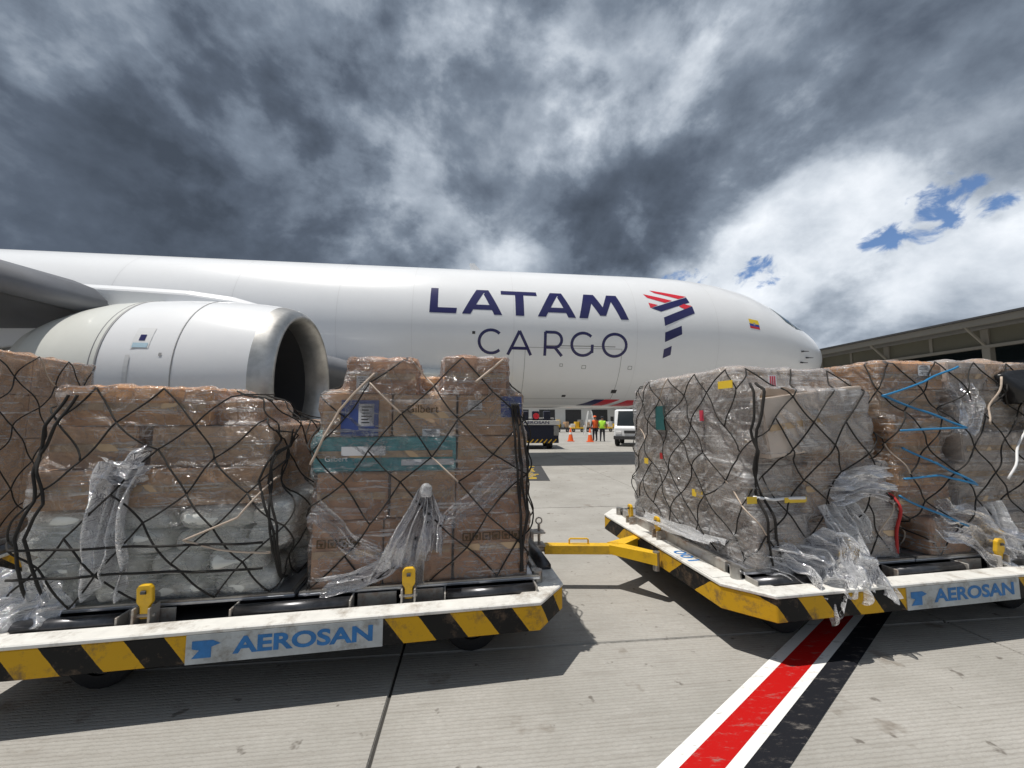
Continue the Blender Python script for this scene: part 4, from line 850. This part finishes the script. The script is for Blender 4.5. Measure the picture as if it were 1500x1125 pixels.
for pts in ([(.60, 2.03), (.3, 1.93), (-.14, 1.78)], [(-.14, 1.78), (.25, 1.63), (.55, 1.52)], [(-.08, 1.50), (.25, 1.53), (.55, 1.52)], [(.0, 1.36), (.3, 1.22), (.62, 1.06)], [(-.05, 1.12), (.3, 1.14), (.62, 1.06)], [(-.05, .98), (.2, .85), (.5, .74)]): p4.cord(pts, .009, 'strap_blue', 'strap', iso=.022)
p4.cord([(1.04, 1.95), (.85, 1.55)], .008, 'strap_tan', 'strap'); p4.cord([(1.28, 1.62), (.95, 1.1)], .009, 'label_white', 'strap', iso=.04)
p4.label(1.38, 1.55, .22, .30, y=-1.02, rot=R(6))
p4.tail([(.25, -1.0, .85), (.5, -1.05, .72), (.75, -1.12, .55), (.9, -1.2, .47)], .30, .40, 7, .035, 31, 'film'); p4.tail([(.72, -1.03, .9), (.80, -1.08, .7), (.84, -1.12, .5)], .25, .14, 6, .03, 32); p4.tail([(.62, -.98, 1.90), (.70, -1.01, 1.7), (.62, -1.0, 1.45)], .25, .25, 5, .03, 33, 'film')
tp = MB(); vs = []; NX, NZ = 14, 10
for j in range(NZ + 1):
    for i in range(NX + 1):
        u, v = i / NX, j / NZ; vs.append((1.08 + u * .55 + .10 * (1 - v) * (1 - u), -1.02 - .12 * math.sin(math.pi * u) * math.sin(math.pi * (v * .8 + .2)) - .03 * math.sin(7 * u + 4 * v), 1.72 + v * (.30 - .05 * (1 - u)) + .03 * math.sin(5 * u)))
nv_ = len(vs); vs += [(x, y + .14 if 0 < 1 else y, z) for x, y, z in vs]; q = lambda i, j: j * (NX + 1) + i
fs_ = [(q(i, j), q(i + 1, j), q(i + 1, j + 1), q(i, j + 1)) for j in range(NZ) for i in range(NX)]; fs_ += [tuple(nv_ + a for a in reversed(f_)) for f_ in fs_]
rim = [q(i, 0) for i in range(NX)] + [q(NX, j) for j in range(NZ)] + [q(i, NZ) for i in range(NX, 0, -1)] + [q(0, j) for j in range(NZ, 0, -1)]
fs_ += [(rim[i], rim[i - 1], nv_ + rim[i - 1], nv_ + rim[i]) for i in range(len(rim))]
tp.add(vs, fs_); bag = tp.build('tarp_bundle', 'black_tarp', None, True); bag.location = (RC_[0][0], RC_[0][1], 0); bag.rotation_euler = (0, 0, RC_[1]); tag(bag, 'glossy black tarp bundle with yellow trim tied on the rightmost pallet', 'tarp')
k = MB(); k.box((1.40, -1.10, 1.725), (.40, .10, .06), Matrix.Rotation(R(-7), 3, 'Y')); k.build('trim', 'label_yellow', bag, bevel=.01)
# --- far left pallet
p5 = Pile('cargo_pallet', TC_, 'tall netted pallet of brown cartons at the far left edge', .0, 1.52, seed=51)
for z0, z1 in ((.505, .95), (.95, 1.4), (1.4, 1.82), (1.82, 2.2)): p5.layer(z0, z1, [(.04, .75), (.75, 1.47)], m='cardboard_tan')
p5.finish(cell=.022, seedn=19, step=.42)

# ------------------------------------------------------------------ things beyond the carts
# loader truck under the fuselage
ld = empty('cargo_loader', (.9, 20.3, 0), R(2)); tag(ld, 'dark navy cargo loader with white lettered band under the airplane', 'loader')
MB().box((0, 1.5, .80), (3.0, 3.0, .85)).build('body', 'loader_navy', ld, bevel=.03)
b0 = MB().box((0, -.02, 1.36), (3.1, .12, .22)).build('white_band', 'bldg_white', ld, bevel=.01)
text_obj('AEROSAN', .20, 'navy', (.35, -.085, 1.36), (R(90), 0, 0), b0, 'lettering', .004, 1.5)
MB().box((0, -.01, .42), (3.0, .06, .20)).build('bumper', 'loader_navy', ld, bevel=.01)
for i in range(12):
    sg = -1 if i < 6 else 1; MB().box((-1.3 + i * .235, -.045, .42), (.05, .01, .26), Matrix.Rotation(R(42 * sg), 3, 'Y')).build('chevron_stripe', 'yellow_paint', ld)
MB().box((1.38, -.025, .95), (.26, .05, .5)).build('control_panel', 'steel', ld, bevel=.01)
for x, m in ((-.2, 'loader_navy'), (.35, 'loader_navy'), (.95, 'loader_navy')): MB().box((x, .5, 1.72), (.34, .5, .5)).build('platform_support', m, ld, bevel=.04)
MB().lathe([(0, .16), (.08, .16), (.08, .02)], (.36, .2, 1.7), (0, -1, 0), 16).build('hose_reel', 'logo_red', ld)
MB().box((0, 2.0, 1.55), (2.8, 2.2, .12)).build('platform', 'steel', ld, bevel=.02)
for x in (-1.1, 1.1):
    for y in (.6, 2.5): wheel('loader_wheel', (x, y, .34), .34, .26, ld, (1, 0, 0))
# traffic cones
for (x, y), lb in (((4.03, 27.2), 'orange traffic cone beside the loader, left of the pair'), ((5.25, 26.6), 'orange traffic cone next to the two workers')):
    e = empty('traffic_cone', (x, y, 0)); tag(e, lb, 'traffic cone', 'traffic cones under the airplane')
    MB().box((0, 0, .025), (.46, .46, .05)).build('base', 'orange', e, bevel=.01); MB().lathe([(.05, .19), (.5, .11), (.88, .035), (.90, .02), (.9, .0)], (0, 0, 0), (0, 0, 1), 18).build('cone', 'orange', e, True)
    MB().lathe([(.48, .118), (.62, .092)], (0, 0, 0), (0, 0, 1), 18).build('white_band', 'road_white', e, True)
# workers
def person(x, y, rz, vest, label, hgt=1.74):
    bm = bmesh.new(); L = bm.verts.layers.skin.verify(); V = {}
    J = dict(pel=((0, 0, .95), .15), bel=((0, .01, 1.12), .14), che=((0, .0, 1.34), .165), nec=((0, .01, 1.50), .065), hd0=((0, -.01, 1.58), .085), hd1=((0, -.02, 1.70), .085),
             hl=((-.10, 0, .90), .105), kl=((-.11, -.02, .50), .072), al=((-.12, .01, .09), .05), tl=((-.13, -.15, .04), .045), hr=((.10, 0, .90), .105), kr=((.12, -.03, .50), .072), ar=((.14, 0, .09), .05), tr=((.16, -.16, .04), .045),
             sl=((-.2, 0, 1.42), .07), el=((-.27, .03, 1.14), .052), wl=((-.25, -.10, .92), .038), fl=((-.24, -.14, .83), .035), sr=((.2, 0, 1.42), .07), er=((.28, .02, 1.15), .052), wr=((.20, -.18, 1.02), .038), fr=((.15, -.24, .98), .035))
    for k_, (c, r_) in J.items():
        v = bm.verts.new(c); v[L].radius = (r_, r_); v[L].use_root = (k_ == 'pel'); V[k_] = v
    for ch in ('pel bel che nec hd0 hd1', 'pel hl kl al tl', 'pel hr kr ar tr', 'che sl el wl fl', 'che sr er wr fr'):
        q = ch.split()
        for a, b_ in zip(q[:-1], q[1:]): bm.edges.new((V[a], V[b_]))
    me = bpy.data.meshes.new('person'); bm.to_mesh(me); bm.free(); t = bpy.data.objects.new('tmp', me); COL.objects.link(t); t.modifiers.new('s', 'SKIN'); t.modifiers.new('d', 'SUBSURF').levels = 2; bpy.context.view_layer.update()
    m2 = bpy.data.meshes.new_from_object(t.evaluated_get(bpy.context.evaluated_depsgraph_get())); bpy.data.objects.remove(t); m2.materials.clear()
    for m_ in ('trousers', 'skin', vest): m2.materials.append(M[m_])
    for p_ in m2.polygons:
        c = p_.center; p_.material_index = 1 if c.z > 1.50 and abs(c.x) < .15 and c.z < 1.66 else (0 if c.z > 1.6 else (2 if c.z > .93 and abs(c.x) < .235 and c.z < 1.5 else 0)); p_.use_smooth = True
    o = link(bpy.data.objects.new('person', m2)); o.location = (x, y, 0); o.rotation_euler = (0, 0, rz); o.scale = [hgt / 1.78] * 3; tag(o, label, 'person', 'workers under the airplane')
    MB().lathe([(-.0, .125), (.05, .12), (.09, .08), (.11, .01)], (0, -.02, 1.70), (0, 0, 1), 14).build('cap', 'orange' if vest == 'orange' else 'trousers', o, True)
person(5.72, 27.2, R(200), 'orange', 'person in an orange vest and dark trousers standing by the white truck'); person(6.15, 26.9, R(160), 'hi_vis', 'person in a lime safety vest and dark trousers seen from behind', 1.70)
# white truck at the right of the gap
tr = empty('white_truck', (7.05, 23.0, 0), R(-22)); tag(tr, 'white service truck with dark windscreen behind the numbered cart', 'truck')
k = MB(); prof = [(-1.0, .45), (-1.0, 1.05), (-.85, 1.15), (-.55, 2.05), (.2, 2.12), (2.6, 2.12), (2.6, .45)]
for sx in (-.95, .95): k.v += [(sx, y, z) for y, z in prof]
n_ = len(prof); k.f += [tuple(range(n_)), tuple(range(2 * n_ - 1, n_ - 1, -1))] + [(i, (i + 1) % n_, n_ + (i + 1) % n_, n_ + i) for i in range(n_)]; k.mi = [0] * len(k.f); k.build('body', 'white_paint', tr, bevel=.04)
k = MB(); k.add([(-.80, -.86, 1.16), (.80, -.86, 1.16), (.74, -.575, 2.0), (-.74, -.575, 2.0)], [(0, 1, 2, 3)]); k.build('windscreen', 'glass_dark', tr)
for v_ in tr.children[-1].data.vertices: v_.co.y -= .012
for sx in (-1, 1): k = MB(); k.box((sx * .955, .15, 1.6), (.012, .9, .6)); k.build('side_window', 'glass_dark', tr); k = MB(); k.box((sx * 1.1, -.6, 1.55), (.18, .06, .28)); k.build('mirror', 'tyre', tr, bevel=.02); k = MB(); k.box((sx * .7, -1.012, .78), (.32, .03, .16)); k.build('headlight', 'label_white', tr, bevel=.01)
k = MB(); k.box((0, -1.05, .50), (1.95, .14, .2)); k.build('bumper', 'deck_dark', tr, bevel=.02); k = MB(); k.box((0, -1.013, .82), (.8, .02, .16)); k.build('grille', 'deck_dark', tr)
for sx in (-.85, .85):
    for y in (-.4, 1.9): wheel('truck_wheel', (sx, y, .36), .36, .24, tr, (1, 0, 0))
# loaded dollies and equipment far behind
for i in range(7):
    x = 2.2 + i * 1.75; y = 44 + .5 * i; e = empty('baggage_dolly', (x, y, 0), R(6)); tag(e, ['low dolly of goods right beside the navy loader, far off', 'distant yellow dolly between the loader and the left cone', 'distant dolly just right of the left cone', 'distant yellow dolly left of the right cone', 'distant dolly behind the right cone', 'distant yellow dolly behind the workers', 'distant dolly between the workers and the white truck'][i], 'dolly', 'distant dollies in a row')
    MB().box((0, 0, .45), (1.5, 1.4, .14)).build('deck', 'yellow_paint' if i % 2 else 'deck_dark', e, bevel=.02)
    for sx in (-.5, .5): wheel('dolly_wheel', (sx, -.5, .2), .2, .12, e)
    for j in range(3): MB().box((-.45 + j * .45, 0, .52 + (.2 + .12 * ((i + j) % 3)) ), (.4, .9, .4 + .24 * ((i + j) % 3)), rotz(.1 * (j - 1))).build('goods', ['cardboard_tan', 'bldg_white', 'yellow_paint', 'steel'][(i * 3 + j) % 4], e, bevel=.02)
sl_ = empty('step_ladder', (7.9, 40, 0), 0); tag(sl_, 'white A-frame step ladder standing by the distant dollies', 'ladder')
for sx in (-1, 1):
    k = MB()
    for sy in (-1, 1): k.tube([(sx * .6, sy * .5, 0), (sx * .15, sy * .12, 2.3)], .05, 6)
    k.build('rail', 'bldg_white', sl_)
for z in (.4, .8, 1.2, 1.6, 2.0): MB().box((0, -.5 + z * .165, z), (1.1 - z * .36, .12, .04)).build('step', 'bldg_white', sl_)
# distant terminal behind
tb = empty('distant_building', (4, 95, 0)); tag(tb, 'long low white building on the horizon beyond the apron', 'building')
MB().box((0, 0, 2.4), (150, 10, 4.8)).build('wall', 'bldg_white', tb); MB().box((0, -.6, 5.0), (152, 12, .5)).build('roof', 'roof_beige', tb, bevel=.05)
for i in range(24): MB().box((-68 + i * 6, -5.02, 1.9), (3.6, .1, 3.2)).build('door', 'deck_dark', tb)
# cargo terminal with canopy on the right
ct = empty('cargo_terminal', (29.3, 20, 0), R(4)); tag(ct, 'dark glazed cargo terminal with beige canopy roof on the right', 'building')
LB = 130
MB().box((6.5, LB / 2 - 22, 3.6), (.4, LB, 7.2)).build('glazed_wall', 'glass_dark', ct)
k = MB(); k.add([(x, y, z) for y in (-22, LB - 22) for x, z in ((0, 7.35), (0, 7.75), (14, 9.6), (14, 9.3))], [(0, 1, 2, 3), (4, 7, 6, 5), (0, 4, 5, 1), (1, 5, 6, 2), (2, 6, 7, 3), (3, 7, 4, 0)]); k.build('canopy_roof', 'roof_beige', ct)
MB().box((-.05, LB / 2 - 22, 7.82), (.25, LB, .12)).build('gutter', 'deck_dark', ct)
MB().box((1.6, LB / 2 - 22, 6.75), (.15, LB, 1.1)).build('fascia_panel', 'roof_olive', ct); MB().box((1.45, LB / 2 - 22, 6.15), (.25, LB, .18)).build('eave_beam', 'roof_beige', ct)
for i in range(20):
    y = -20 + i * 6.2; MB().box((1.6, y, 3.65), (.42, .42, 7.3)).build('column', 'roof_beige', ct, bevel=.03)
    k = MB(); k.tube([(1.45, y, 6.2), (.1, y, 7.4)], .09, 6); k.build('brace', 'roof_beige', ct); k = MB(); k.box((1.5, y + 3.1, 6.75), (.06, .2, 1.1)); k.build('panel_rib', 'roof_beige', ct)
    k = MB(); k.box((6.25, y + 3.1, 3.6), (.1, .12, 7.2)); k.build('mullion', 'roof_olive', ct)
for z in (2.4, 4.6): MB().box((6.24, LB / 2 - 22, z), (.1, LB, .1)).build('transom', 'roof_olive', ct)
